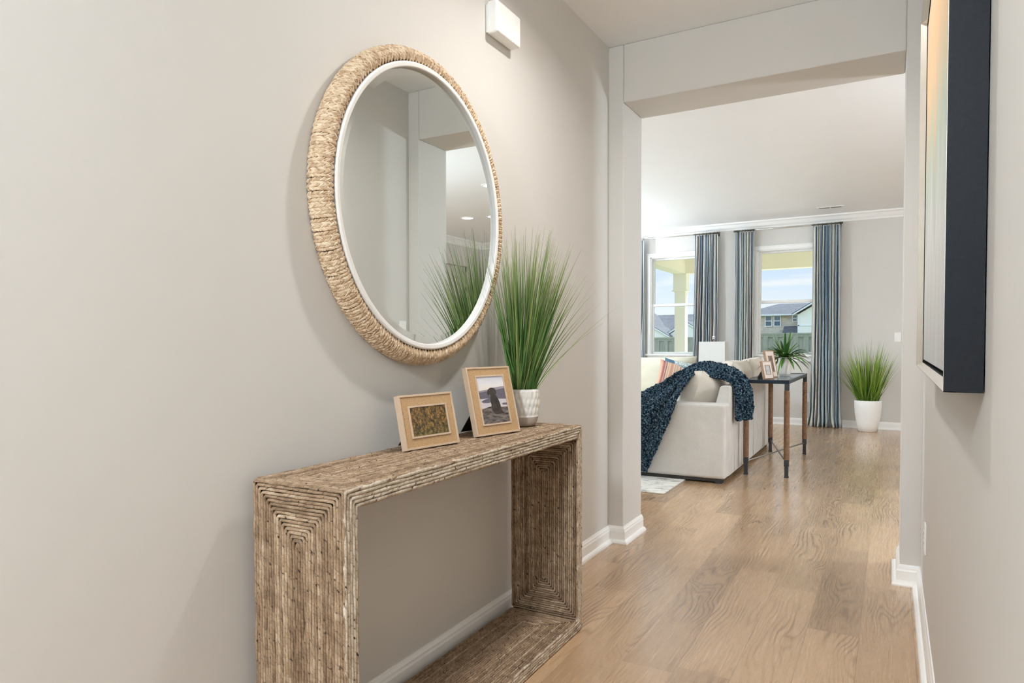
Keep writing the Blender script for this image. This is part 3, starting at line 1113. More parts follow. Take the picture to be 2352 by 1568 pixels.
def tier(r, h, a, i):
    if h < .045 or h > .137: return r
    k = int((h - .045) / .031)
    s = abs(math.sin(11 * (a + k * PI / 22)))
    env = math.sin(PI * min(1, max(0, ((h - .045) % .031) / .031)))
    return r * (1 - .05 + .075 * (1 - s ** 3) * (.45 + .55 * env))


prof = [(.040, .002), (.050, .004), (.061, .020), (.066, .040)]
pm = MB().lathe(prof, (PGX, PGY, CZ), 88)
pm.build('pot_base', M_STONEWARE, pg, smooth=True)
prof = [(.066, .040)] + [(.0665 + .0045 * math.sin(PI * (h - .045) / .13), h) for h in [.045 + .00517 * i for i in range(19)]] + [(.064, .141), (.062, .145), (.058, .144), (.056, .12), (.055, .118)]
MB().lathe(prof, (PGX, PGY, CZ), 88, mod=tier, capb=False).build('pot', M_CERAMIC, pg, smooth=True)
MB().lathe([(.0565, .125), (.001, .125)], (PGX, PGY, CZ), 40, capb=False).build('soil', M_SOIL, pg)
def blocked(p):        # inside the wall or the mirror frame
    return p.x < .008 or (p.x < .072 and math.hypot(p.y - MC.y, p.z - MC.z) < RO + .012)


g = MB()
rr = random.Random(11)
blades(g, 330, .042, .50, .72, .180, .07, .0074, rr, 8, (PGX, PGY, CZ + .12), (.032, -.012), blocked, 1.0)
blades(g, 100, .042, .44, .66, .21, .15, .0058, rr, 8, (PGX, PGY, CZ + .12), (.035, -.012), blocked, .8)
blades(g, 60, .045, .34, .54, .27, .22, .0048, rr, 8, (PGX, PGY, CZ + .12), (.02, .0), blocked, .7)
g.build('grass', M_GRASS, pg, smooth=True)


# ------------------------------------------------------------------ picture frames
def flat_mat(name, c, c2=None, scale=60, stretch=(1, 1, 1), rough=0.3):
    return noisy(name, c, c2 or tuple(k * .8 for k in c), scale, rough, stretch=stretch)


def forest_print():
    m, t, b = material('autumn_forest_print', (0.2, 0.15, 0.05), 0.25)
    ob = t.obj()
    x, y, z = t.sep(ob)[0:3]
    n = t.noise(ob, 95, 6, 0.75)
    tr = t.noise(t.comb(0.0, t.math('MULTIPLY', y, 220.0), t.math('MULTIPLY', z, 9.0)), 1.0, 4, 0.7, 0.4)
    tr2 = t.noise(t.comb(5.0, t.math('MULTIPLY', y, 150.0), t.math('MULTIPLY', z, 14.0)), 1.0, 3, 0.7, 0.4)
    c = t.ramp(n, [(0.30, (0.010, 0.010, 0.007)), (0.43, (0.045, 0.034, 0.014)), (0.52, (0.16, 0.088, 0.026)), (0.60, (0.34, 0.175, 0.045)), (0.70, (0.46, 0.30, 0.11)), (0.80, (0.60, 0.52, 0.33))])
    low = t.mapr(z, .085, .03)
    c = t.mix(t.math('MULTIPLY', low, 0.6), c, t.ramp(n, [(0.35, (0.015, 0.013, 0.006)), (0.6, (0.16, 0.15, 0.05)), (0.8, (0.33, 0.20, 0.10))]))
    up = t.mapr(z, .05, .08)
    c = t.mix(t.math('MULTIPLY', t.mapr(tr, .60, .66), up), c, (0.016, 0.013, 0.009))
    c = t.mix(t.math('MULTIPLY', t.mapr(tr2, .69, .73), up), c, (0.50, 0.42, 0.26))
    t.put(b.inputs['Base Color'], c)
    return m


M_FOREST = forest_print()


def picture_frame(name, label, x, y, yaw, lean, w, h, th, border, print_fn, base=CZ + .005, group=None):
    """frame faces +x in its own coordinates; the empty stands at the foot of the front face"""
    o = thing(name, label, 'picture frame', (x, y, base), rot=(0, 0, yaw))
    Mx = Matrix.Rotation(-lean, 4, 'Y')

    def put(mb, nm, mat, **kw):
        mb.v = [tuple(Mx @ Vector(p)) for p in mb.v]
        ob = mb.build(nm, mat, o, **kw)
        return ob
    e = .0065
    put(boxes(((-th, -w / 2, 0), (0, -w / 2 + e, h)), ((-th, w / 2 - e, 0), (0, w / 2, h)), ((-th, -w / 2 + e, 0), (0, w / 2 - e, e)), ((-th, -w / 2 + e, h - e), (0, w / 2 - e, h))), 'outer_frame', M_PALEWOOD, bevel=.0008)
    put(boxes(((-.009, -w / 2 + e, e), (-.0035, w / 2 - e, h - e))), 'burlap_mat', M_BURLAP)
    bw, bh0, bh1 = border
    y0, y1, z0, z1 = -w / 2 + bw, w / 2 - bw, bh0, h - bh1
    k = .0055
    put(boxes(((-.0035, y0, z0), (0, y0 + k, z1)), ((-.0035, y1 - k, z0), (0, y1, z1)), ((-.0035, y0 + k, z0), (0, y1 - k, z0 + k)), ((-.0035, y0 + k, z1 - k), (0, y1 - k, z1))), 'inner_frame', M_PALEWOOD)
    print_fn(put, y0 + k, y1 - k, z0 + k, z1 - k)
    put(boxes(((-th + .001, -w / 2 + e, e), (-.009, w / 2 - e, h - e))), 'backing_board', M_BLACK)
    # easel leg: top hinged on the back, foot on the table
    hz = h * .62
    top_p = Mx @ Vector((-th, 0, hz))
    foot_x = -(h * .62) * math.sin(lean) - th - h * .34
    mb = MB()
    ww0, ww1 = w * .14, w * .25
    pts = [(top_p.x, -ww0, top_p.z), (top_p.x, ww0, top_p.z), (foot_x, ww1, 0), (foot_x, -ww1, 0)]
    mb.prism(pts, (-.0018, 0, 0), (.0018, 0, .0))
    mb.build('easel_leg', M_BLACK, o)
    return o


def forest(put, y0, y1, z0, z1):
    put(MB().add([(-.0033, y0, z0), (-.0033, y1, z0), (-.0033, y1, z1), (-.0033, y0, z1)], [(0, 1, 2, 3)]), 'photo_print', M_FOREST)


def sky_print():
    m, t, b = material('dusk_sky_print', (0.8, 0.7, 0.6), 0.25)
    z = t.sep(t.obj())[2]
    n = t.noise(t.scale(t.obj(), (1, 12, 40)), 1.0, 3)
    k = t.math('ADD', t.mapr(z, .115, .20), t.math('MULTIPLY', t.math('SUBTRACT', n, 0.5), 0.5))
    t.put(b.inputs['Base Color'], t.ramp(k, [(0.0, (0.72, 0.55, 0.42)), (0.35, (0.80, 0.70, 0.62)), (0.65, (0.74, 0.72, 0.74)), (1.0, (0.55, 0.58, 0.68))]))
    return m


P_SKY = sky_print()
P_HILL = flat_mat('far_hills_print', (0.33, 0.29, 0.33), (0.27, 0.24, 0.29), 50, (1, 1, 3))
P_HILL2 = flat_mat('near_hills_print', (0.14, 0.125, 0.155), (0.095, 0.088, 0.12), 50, (1, 1, 3))
P_WATER = flat_mat('water_print', (0.66, 0.60, 0.60), (0.52, 0.49, 0.54), 40, (1, 1, 6))
P_ISLE = flat_mat('island_print', (0.13, 0.12, 0.155), (0.09, 0.085, 0.11), 60)
P_ROCK = noisy('rock_print', (0.24, 0.20, 0.18), (0.018, 0.016, 0.017), 70, 0.25, stretch=(1, .5, 1.8), detail=8)
P_DOG = noisy('dog_coat_print', (0.018, 0.015, 0.015), (0.055, 0.042, 0.036), 45, 0.25)
P_RIM = flat_mat('rim_light_print', (0.20, 0.15, 0.12))


def dog_scene(put, y0, y1, z0, z1):
    """layered print: dusk sky, hills, lake, island, rock and a sitting dog from behind; coordinates in 0..1 of the print"""
    mats = [P_SKY, P_HILL, P_HILL2, P_WATER, P_ISLE, P_ROCK, P_RIM, P_DOG]
    mb = MB()

    def poly(mi, pts, layer):
        mb.cur = mi
        mb.add([(-.0034 + layer * .00006, y0 + u * (y1 - y0), z0 + v * (z1 - z0)) for u, v in pts], [tuple(range(len(pts)))])
    poly(0, [(0, .5), (1, .5), (1, 1), (0, 1)], 0)
    poly(1, [(0, .70), (.18, .715), (.38, .725), (.6, .76), (.82, .77), (1, .775), (1, .45), (0, .45)], 1)
    poly(2, [(0, .665), (.2, .68), (.42, .70), (.62, .695), (.8, .72), (1, .73), (1, .50), (.55, .52), (.3, .535), (0, .535)], 2)
    poly(3, [(0, .535), (.3, .535), (.55, .52), (1, .49), (1, .33), (0, .33)], 3)
    poly(4, [(.06, .475), (.14, .505), (.26, .525), (.42, .535), (.56, .50), (.62, .47), (.5, .455), (.3, .435), (.12, .445)], 4)
    poly(4, [(.80, .40), (.88, .415), (1, .415), (1, .365), (.85, .372)], 4)
    poly(5, [(0, .305), (.12, .33), (.30, .355), (.45, .365), (.62, .35), (.78, .33), (1, .325), (1, 0), (0, 0)], 5)
    body = [(.41, .55), (.395, .47), (.41, .40), (.385, .335), (.40, .26), (.44, .225), (.47, .20), (.53, .18), (.62, .18), (.70, .185), (.82, .185), (.86, .20), (.80, .225), (.755, .27), (.745, .34), (.735, .41), (.70, .49), (.655, .565), (.64, .60), (.44, .60)]
    head = [(.40, .62), (.355, .60), (.325, .605), (.315, .645), (.345, .70), (.40, .735), (.47, .755), (.55, .755), (.625, .735), (.665, .69), (.675, .645), (.655, .61), (.62, .615), (.60, .585), (.53, .565), (.45, .575)]

    def grow(p, cx, cy, k): return [(cx + (u - cx) * k, cy + (v - cy) * (1 + (k - 1) * .6)) for u, v in p]
    poly(6, grow(head, .495, .66, 1.06), 6)
    poly(6, grow(body, .57, .40, 1.03), 6)
    poly(7, body, 7)
    poly(7, head, 8)
    put(mb, 'photo_print', mats)


picture_frame('picture_frame', 'low burlap-matted frame with an autumn forest photo, left one on the console', .1506, 1.7717, -.1748, .2229, .234, .166, .021, (.033, .0325, .034), forest)
picture_frame('picture_frame', 'tall burlap-matted frame with a photo of a sitting dog, in front of the grass pot', .184, 2.1287, -.2357, .2396, .222, .240, .021, (.0375, .0335, .0295), dog_scene)

# ------------------------------------------------------------------ framed painting on the right wall
AY0, AY1, AZ0, AZ1, AD = 1.320, 2.690, 1.042, 2.139, .0540
art = thing('framed_painting', 'abstract pale canvas in a deep black floater frame on the right wall', 'painting', (WR, (AY0 + AY1) / 2, AZ0))
xf = WR - AD
fw = .010
fr = MB()
for (a, b_) in (((AY0, AZ0), (AY0 + fw, AZ1)), ((AY1 - fw, AZ0), (AY1, AZ1)), ((AY0 + fw, AZ0), (AY1 - fw, AZ0 + fw)), ((AY0 + fw, AZ1 - fw), (AY1 - fw, AZ1))):
    fr.box((xf + .017, a[0], a[1]), (WR - .002, b_[0], b_[1]))
for (a, b_) in (((AY0, AZ0), (AY0 + .0015, AZ1)), ((AY1 - .0015, AZ0), (AY1, AZ1)), ((AY0, AZ0), (AY1, AZ0 + .0015)), ((AY0, AZ1 - .0015), (AY1, AZ1))):
    fr.box((xf + .0005, a[0], a[1]), (xf + .017, b_[0], b_[1]))
fr.build('frame', M_BLACKFRAME, art)
# champagne inner slope, from the front edge down to the black gap
lip = MB()
e_ = .0012
o_, i_ = [(AY0 + e_, AZ0 + e_), (AY1 - e_, AZ0 + e_), (AY1 - e_, AZ1 - e_), (AY0 + e_, AZ1 - e_)], [(AY0 + fw, AZ0 + fw), (AY1 - fw, AZ0 + fw), (AY1 - fw, AZ1 - fw), (AY0 + fw, AZ1 - fw)]
for k in range(4):
    p, q, r_q, s_q = o_[k], o_[(k + 1) % 4], i_[(k + 1) % 4], i_[k]
    lip.add([(xf, *p), (xf, *q), (xf + .017, *r_q), (xf + .017, *s_q), (xf + .0168, *p), (xf + .0168, *q)], [(0, 1, 2, 3), (0, 3, 4), (1, 5, 2), (4, 3, 2, 5), (0, 4, 5, 1)])
lip.build('front_lip', M_CHAMPAGNE, art)
boxes(((WR - .012, AY0 + fw, AZ0 + fw), (WR - .003, AY1 - fw, AZ1 - fw))).build('backing', M_BLACK, art)
g_ = .009
boxes(((xf + .019, AY0 + fw + g_, AZ0 + fw + g_), (WR - .012, AY1 - fw - g_, AZ1 - fw - g_))).build('canvas', M_CANVAS, art, bevel=.002)


# ------------------------------------------------------------------ switches, outlets, vent
def plate(name, label, cat, c, axis, sign, kind):
    """wall plate 70 x 115 mm; axis of its normal and direction"""
    o = thing(name, label, cat, c)

    def bx(u0, u1, z0, z1, d0, d1):
        if axis == 'x':
            a = (c[0] + sign * d0, c[1] + u0, c[2] + z0); b = (c[0] + sign * d1, c[1] + u1, c[2] + z1)
        else:
            a = (c[0] + u0, c[1] + sign * d0, c[2] + z0); b = (c[0] + u1, c[1] + sign * d1, c[2] + z1)
        return (tuple(min(p, q) for p, q in zip(a, b)), tuple(max(p, q) for p, q in zip(a, b)))
    boxes(bx(-.035, .035, -.0575, .0575, 0, .006)).build('cover_plate', M_WHITE_PLASTIC, o, bevel=.002)
    if kind == 'switch':
        boxes(bx(-.006, .006, -.013, .013, .006, .007)).build('slot', M_WHITE_PLASTIC, o)
        boxes(bx(-.004, .004, -.002, .010, .007, .016)).build('toggle', M_WHITE_PLASTIC, o, bevel=.001)
    else:
        for s in (-1, 1):
            boxes(bx(-.017, .017, s * .0195 - .014, s * .0195 + .014, .006, .008)).build('receptacle', M_WHITE_PLASTIC, o, bevel=.002)
            m = boxes(bx(-.0075, -.005, s * .0195 - .004, s * .0195 + .006, .008, .0083), bx(.005, .0075, s * .0195 - .004, s * .0195 + .006, .008, .0083))
            m.build('slots', M_DARK, o)
    return o


plate('power_outlet', 'white power outlet low on the right hall wall below the painting', 'outlet', (WR, 3.205, .352), 'x', -1, 'outlet')
plate('light_switch', 'white light switch on the right hall wall, seen in the mirror', 'light switch', (WR, 3.655, 1.20), 'x', -1, 'switch')
plate('light_switch', 'white light switch on the far wall above the floor plant', 'light switch', (1.424, YF, 1.160), 'y', -1, 'switch')
plate('power_outlet', 'white power outlet on the far wall beside the striped curtain', 'outlet', (.400, YF, .372), 'y', -1, 'outlet')

v_ = thing('ceiling_vent', 'white louvred air vent in the living room ceiling near the window', 'air vent', (.70, 9.565, H))
vx0, vx1, vy0, vy1 = .552, .848, 9.495, 9.635
boxes(((vx0, vy0, H - .006), (vx1, vy0 + .022, H)), ((vx0, vy1 - .022, H - .006), (vx1, vy1, H)), ((vx0, vy0 + .022, H - .006), (vx0 + .024, vy1 - .022, H)), ((vx1 - .024, vy0 + .022, H - .006), (vx1, vy1 - .022, H)), ((.69, vy0 + .022, H - .006), (.71, vy1 - .022, H))).build('frame', M_WHITE_PLASTIC, v_)
boxes(((vx0 + .02, vy0 + .02, H - .002), (vx1 - .02, vy1 - .02, H - .001))).build('backing', M_DARK, v_)
lv = MB()
for k in range(20):
    xx = vx0 + .03 + k * .0124
    if .685 < xx < .712: continue
    lv.prism([(xx, 0, H - .005), (xx + .0035, 0, H - .005), (xx + .0045, 0, H - .002), (xx + .001, 0, H - .002)], (0, vy0 + .022, 0), (0, vy1 - .022, 0))
lv.build('louvres', M_WHITE_PLASTIC, v_)


# ------------------------------------------------------------------ curtains and rods
def curtain(label, x0, x1, seed, nf, flare0=0.0, flare1=0.0, y=YF - .088, zt=2.598):
    o = thing('striped_curtain', label, 'curtain', ((x0 + x1) / 2, y, 0), group='striped curtains at the living room windows')
    q = random.Random(seed)
    ph = [q.uniform(-.35, .35) for _ in range(12)]
    n_u, n_v = nf * 12, 34
    wid = x1 - x0

    def fold(u, v):
        low = 1 - v
        n = noise.noise(Vector((u * 5 + seed, v * 1.3, seed * 3.1)))
        n_b = noise.noise(Vector((u * 9 + seed, v * 9, seed * 1.7)))
        uu = u + .018 * n * (low + .3)
        amp = .026 + .020 * min(1, low * 3) + .014 * n
        x = x0 + wid * uu + .010 * n_b * low - flare0 * low ** 1.6 * (1 - u) + flare1 * low ** 1.6 * u
        yy = y + amp * math.sin(2 * PI * nf * uu + n * 3.4 + 1.1 * noise.noise(Vector((u * 14 + seed, v * .8, 4.0)))) + .006 * n_b
        z = zt * v
        if v < .07:
            k = (1 - v / .07)
            yy -= .030 * k * (.6 + n_b)
            x += .020 * k * n_b + (u - .5) * .03 * k
            z = max(.004 + .008 * abs(n_b), z)
        return (x, yy, z)
    mb = MB().grid(fold, n_u, n_v)
    # uv u in metres of cloth
    cloth = wid * 2.3
    mb.u = [[(a * cloth + seed * .37, b) for a, b in uv] for uv in mb.u]
    mb.build('cloth', M_CURTAIN, o, smooth=True, solid=.003)
    for k in range(7):
        xk = x0 + wid * (.04 + .92 * k / 6)
        pts = [(xk, y + .019 * math.cos(a), 2.612 + .019 * math.sin(a)) for a in [2 * PI * i / 14 for i in range(14)]]
        MB().tube(pts, .0028, 6, closed=True).build('ring', M_BRONZE, o, smooth=True)
    return o


curtain('striped blue and grey curtain, leftmost of the four, mostly hidden by the wall corner', -2.05, -1.755, 2.0, 7)
curtain('striped blue and grey curtain on the right side of the left window', -1.035, -.715, 5.0, 9, .06, -.0)
curtain('striped blue and grey curtain on the left side of the right window', -.485, -.250, 9.0, 7, .03, .0)
curtain('striped blue and grey curtain at far right, beside the floor plant', .465, .790, 13.0, 9, .02, .02)
for nm, xa, xb in (('dark curtain rod above the left window', -2.08, -.705), ('dark curtain rod above the right window', -.50, .80)):
    yr, zr = YF - .088, 2.617
    o = thing('curtain_rod', nm, 'curtain rod', ((xa + xb) / 2, yr, zr))
    MB().tube([(xa, yr, zr), (xb, yr, zr)], .0075, 12).build('rod', M_NICKEL, o, smooth=True)
    for a, b_ in ((xa, xa + .26), (xb - .35, xb)):
        MB().tube([(a, yr, zr), (b_, yr, zr)], .0085, 12).build('end_rod', M_BRONZE, o, smooth=True)
    for xx in (xa, xb):
        MB().tube([(xx - .012, yr, zr), (xx + .012, yr, zr)], .013, 14).build('finial', M_BRONZE, o, smooth=False)
    for xx in (xa + .02, xb - .02):
        m = MB().tube([(xx, yr, zr), (xx, YF - .004, zr)], .006, 10)
        m.box((xx - .012, YF - .006, zr - .035), (xx + .012, YF, zr + .025))
        m.build('bracket', M_BRONZE, o)


# ------------------------------------------------------------------ cushions
def pillow_mesh(M, w, h, th, n=18, pinch=.07, seed=0, wr=.012, power=.55):
    mb = MB()

    def face(sgn):
        def fn(u, v):
            a, b = 2 * u - 1, 2 * v - 1
            x = w / 2 * a * (1 - pinch * (1 - b * b) * abs(a) ** 3)
            y = h / 2 * b * (1 - pinch * (1 - a * a) * abs(b) ** 3)
            t_ = th / 2 * (max(0, 1 - a ** 4) * max(0, 1 - b ** 4)) ** power
            nz = noise.noise(Vector((a * 2.1 + seed, b * 2.1, sgn))) + .6 * noise.noise(Vector((a * 5 + seed, b * 5, sgn * 2)))
            t_ += wr * nz * min(1, t_ / (th * .2 + 1e-6))
            return M @ Vector((x, y, sgn * t_))
        return fn
    mb.grid(face(1), n, n)
    k = len(mb.f)
    mb.grid(face(-1), n, n)
    for i in range(k, len(mb.f)):
        mb.f[i] = mb.f[i][::-1]
        mb.u[i] = mb.u[i][::-1]
    return mb


def frame3(c, ax, ay):
    ax, ay = Vector(ax).normalized(), Vector(ay)
    ay = (ay - ax * ay.dot(ax)).normalized()
    az = ax.cross(ay)
    M = Matrix((ax, ay, az)).transposed().to_4x4()
    M.translation = Vector(c)
    return M


def piping(M, w, h, pinch, r=.004):
    pts = []
    for (p, q) in (((-1, -1), (1, -1)), ((1, -1), (1, 1)), ((1, 1), (-1, 1)), ((-1, 1), (-1, -1))):
        for i in range(10):
            a = p[0] + (q[0] - p[0]) * i / 10
            b = p[1] + (q[1] - p[1]) * i / 10
            x = w / 2 * a * (1 - pinch * (1 - b * b) * abs(a) ** 3)
            y = h / 2 * b * (1 - pinch * (1 - a * a) * abs(b) ** 3)
            pts.append(M @ Vector((x, y, 0)))
    return MB().tube(pts, r, 6, closed=True)


# ------------------------------------------------------------------ sofas
SX0, SX1, SY0, SY1 = -.82, .252, 5.655, 8.02
so = thing('sofa', 'oatmeal upholstered sofa seen from its end, a navy throw over it', 'sofa', (-.3, 6.85, 0))
boxes(((SX0 + .05, SY0 + .02, .012), (SX1 - .05, SY1 - .03, .045)), ((SX1 - .08, SY0 + .015, 0), (SX1 - .03, SY0 + .09, .045)), ((SX1 - .08, SY1 - .1, 0), (SX1 - .03, SY1 - .03, .045))).build('plinth', M_PLINTH, so)
boxes(((SX0, SY0 + .19, .040), (SX1 - .17, SY1 - .02, .42))).build('base', M_SOFA, so, bevel=.02, seg=3)
# near arm, its end panel faces the hall
boxes(((SX0, SY0, .036), (SX1, SY0 + .185, .628))).build('arm', M_SOFA, so, bevel=.024, seg=4, smooth=False)
pp = [(SX0 + .015, SY0 + .004, .604), (SX1 - .020, SY0 + .004, .604)]
MB().tube(pp, .0035, 6).build('arm_piping', M_SOFA, so, smooth=True)
# back: sloped front, upright rear face
MB().prism([(.085, 0, .30), (.145, 0, .628), (.176, 0, .752), (.186, 0, .762), (.240, 0, .762), (SX1 - .002, 0, .750), (SX1 - .002, 0, .040), (.085, 0, .040)], (0, SY0 + .16, 0), (0, SY1, 0)).build('back', M_SOFA, so, bevel=.006, seg=3)
for yy in (6.02, 6.33, 6.95, 7.50):
    MB().tube([(SX1 - .001, yy, .05), (SX1 - .001, yy, .755)], .0035, 6).build('back_seam', M_SOFA, so, smooth=True)
boxes(((SX0, SY1 - .18, .036), (SX1 - .01, SY1 + .005, .628))).build('arm', M_SOFA, so, bevel=.024, seg=4)
for k in range(2):
    y0 = SY0 + .19 + k * 1.0
    boxes(((SX0 - .02, y0 + .004, .415), (.10, y0 + .996, .545))).build('seat_cushion', M_SOFA, so, bevel=.035, seg=4)
lean = Vector((.30, 0, .95))
M1 = frame3((-.045, 6.235, .655), (0, 1, 0), lean)
p1 = pillow_mesh(M1, .72, .47, .36, seed=1, pinch=.05, power=.5).build('back_cushion', M_CUSH, so, smooth=True)
piping(M1, .72, .47, .05, .003).build('piping', M_CUSH, p1, smooth=True, loc=(0, 0, 0))
M2 = frame3((.010, 6.985, .690), (0, 1, 0), (.42, 0, .9))
pillow_mesh(M2, .70, .54, .30, seed=4, pinch=.06).build('back_cushion', M_CUSH, so, smooth=True)
M3 = frame3((.065, 7.66, .690), (0, 1, .02), (.30, 0, .9))
pillow_mesh(M3, .66, .55, .26, seed=7, pinch=.06).build('back_cushion', M_CUSH, so, smooth=True)

s2 = thing('sofa', 'cream sofa below the left window, facing the hall', 'sofa', (-1.75, 8.95, 0))
LX0, LX1, LY0, LY1 = -2.75, -.80, 8.42, 9.32
boxes(((LX0 + .05, LY0 + .05, .0), (LX1 - .05, LY1 - .05, .06))).build('plinth', M_PLINTH, s2)
boxes(((LX0, LY0, .05), (LX1, LY1 - .2, .34))).build('base', M_CREAM, s2, bevel=.02, seg=3)
boxes(((LX0, LY1 - .2, .05), (LX1, LY1, .76))).build('back', M_CREAM, s2, bevel=.03, seg=3)
for k in range(2):
    a = LX0 + .02 + k * .97
    boxes(((a, LY0 - .02, .335), (a + .96, LY1 - .22, .46))).build('seat_cushion', M_CREAM, s2, bevel=.035, seg=4)
Mb = frame3((-1.27, 9.02, .66), (1, 0, .015), (0, .22, .97))
pillow_mesh(Mb, 1.0, .54, .28, seed=12, pinch=.045, wr=.010).build('back_cushion', M_CREAM, s2, smooth=True)
Mb = frame3((-2.25, 9.02, .66), (1, 0, 0), (0, .22, .97))
pillow_mesh(Mb, .96, .54, .28, seed=15, pinch=.045, wr=.010).build('back_cushion', M_CREAM, s2, smooth=True)


def throw_pillow(label, c, ax, ay, w, h, th, mat, seed, name='throw_pillow'):
    M = frame3(c, ax, ay)
    mb = pillow_mesh(M, w, h, th, seed=seed, pinch=.10, wr=.006)
    mb.u = [[(a * w, b) for a, b in uv] for uv in mb.u]
    o = mb.build(name, mat, None, smooth=True, loc=tuple(c))
    return tag(o, label, 'pillow')


throw_pillow('red and tan striped throw pillow beside the navy throw', (-.925, 8.56, .655), (.93, .30, -.24), (.22, .20, .95), .42, .42, .16, M_REDSTRIPE, 21)
throw_pillow('slate blue throw pillow behind the striped one', (-.905, 8.76, .665), (.95, .1, -.18), (.20, .24, .95), .46, .44, .15, M_BLUE, 24)
throw_pillow('small speckled blue pillow peeking out above the navy throw', (-.80, 8.60, .715), (.97, .1, -.12), (.14, .22, .95), .30, .32, .12, M_PATTERN, 27)


# ------------------------------------------------------------------ knitted throw
def spline(pts, n):
    P = [Vector(p) for p in pts]
    P = [P[0] * 2 - P[1]] + P + [P[-1] * 2 - P[-2]]
    L = [0.0]
    for i in range(1, len(P) - 2):
        L.append(L[-1] + (P[i + 1] - P[i]).length)
    out = []
    for k in range(n + 1):
        d = L[-1] * k / n
        i = 0
        while i < len(L) - 2 and d > L[i + 1]: i += 1
        s = (d - L[i]) / max(1e-6, L[i + 1] - L[i])
        a, b, c, e = P[i], P[i + 1], P[i + 2], P[i + 3]
        out.append(.5 * ((2 * b) + (c - a) * s + (2 * a - 5 * b + 4 * c - e) * s * s + (3 * b - a - 3 * c + e) * s ** 3))
    return out


EA = [(.352, 6.105, .47), (.360, 6.105, .62), (.340, 6.10, .745), (.262, 6.15, .845), (.13, 6.18, .905), (-.04, 6.18, .925), (-.20, 6.10, .845), (-.36, 5.92, .740), (-.47, 5.78, .690), (-.60, 5.640, .660), (-.68, 5.612, .40), (-.74, 5.612, .08)]
EB = [(.276, 5.915, .475), (.278, 5.91, .64), (.262, 5.90, .772), (.180, 5.90, .812), (.09, 5.905, .835), (-.01, 5.915, .870), (-.085, 5.87, .80), (-.125, 5.77, .69), (-.105, 5.640, .655), (-.175, 5.615, .46), (-.280, 5.612, .22), (-.355, 5.612, .05)]
NU = 150
ca_, cb_ = spline(EA, NU), spline(EB, NU)


def throw_pt(u, v):
    i = min(NU, int(round(u * NU)))
    a, b = ca_[i], cb_[i]
    j = min(i, NU - 1)
    tg = (ca_[j + 1] - ca_[j]) + (cb_[j + 1] - cb_[j])
    ac = b - a
    nr = tg.cross(ac)
    if nr.length > 1e-9: nr.normalize()
    top = math.sin(PI * min(1, max(0, u))) ** .5
    f = .016 * math.sin(v * 2 * PI * 2.6 + 1.3 * math.sin(u * 7)) + .010 * math.sin(v * 2 * PI * 4.3 + 2 + 2 * math.sin(u * 4.0)) + .016
    p = a + ac * v - nr * (-f)
    q = noise.cell(p * 42)
    k = noise.noise(p * 55) * .007 + noise.noise(p * 17) * .008
    return p + nr * k


tb = MB().grid(throw_pt, NU, 64)
tw = tb.build('throw_blanket', M_BOUCLE, None, smooth=True, solid=.012, loc=(0.0, 5.9, .6))
tag(tw, 'chunky navy knit throw draped over the near end of the oatmeal sofa', 'throw blanket')
tex = bpy.data.textures.new('knit_loops', 'VORONOI')
tex.noise_scale = .020
tex.noise_intensity = 1.0
md = tw.modifiers.new('Subdivision', 'SUBSURF')
md.levels = 1
md.render_levels = 1
md = tw.modifiers.new('Displace', 'DISPLACE')
md.texture = tex
md.texture_coords = 'LOCAL'
md.strength = -.016
md.mid_level = .35

# ------------------------------------------------------------------ sofa table
tbx = [(.314, 6.188), (.628, 6.188), (.628, 7.572), (.314, 7.572)]
TZ = .800
st = thing('sofa_table', 'narrow glass-topped metal table with rope-wrapped legs behind the sofa', 'side table', (.471, 6.88, 0))
x0, x1, y0, y1 = .296, .646, 6.170, 7.590
boxes(((x0, y0, TZ - .030), (x1, y0 + .026, TZ)), ((x0, y1 - .026, TZ - .030), (x1, y1, TZ)), ((x0, y0 + .026, TZ - .030), (x0 + .026, y1 - .026, TZ)), ((x1 - .026, y0 + .026, TZ - .030), (x1, y1 - .026, TZ))).build('top_frame', M_NAVYMETAL, st, bevel=.002)
boxes(((x0 + .02, y0 + .02, TZ - .010), (x1 - .02, y1 - .02, TZ - .002))).build('glass_top', M_TABLEGLASS, st)
for (lx, ly) in tbx:
    leg = MB()
    leg.box((lx - .0145, ly - .0145, 0), (lx + .0145, ly + .0145, TZ - .03))
    leg.box((lx - .017, ly - .017, 0), (lx + .017, ly + .017, .012))
    leg.box((lx - .0185, ly - .0185, .095), (lx + .0185, ly + .0185, .142))
    leg.box((lx - .0175, ly - .0175, .715), (lx + .0175, ly + .0175, TZ - .03))
    lo = leg.build('leg', M_BLACK, st, bevel=.0015)
    n = int((.715 - .142) / .0075)
    rp = []
    for k in range(n * 10):
        a = 2 * PI * k / 10
        rp.append((lx + .0195 * math.cos(a), ly + .0195 * math.sin(a), .144 + k * .00075))
    MB().tube(rp, .0042, 5).build('rope_wrap', M_JUTE, lo, smooth=True, loc=None)
for (a, b_) in ((0, 2), (1, 3)):
    dz = .006 if a else -.006
    MB().tube([(*tbx[a], .118 + dz), (*tbx[b_], .118 + dz)], .0065, 10).build('cross_rod', M_STEEL, st, smooth=True)


# frames on it -------------------------------------------------------------
def plain_print(put, y0, y1, z0, z1):
    put(MB().add([(-.0033, y0, z0), (-.0033, y1, z0), (-.0033, y1, z1), (-.0033, y0, z1)], [(0, 1, 2, 3)]), 'photo_print', M_PALEPRINT)


M_PALEPRINT = noisy('pale_photo_print', (0.60, 0.60, 0.60), (0.34, 0.36, 0.38), 30, 0.25)
M_DARKPRINT = noisy('dark_photo_print', (0.20, 0.15, 0.13), (0.10, 0.08, 0.07), 30, 0.25)


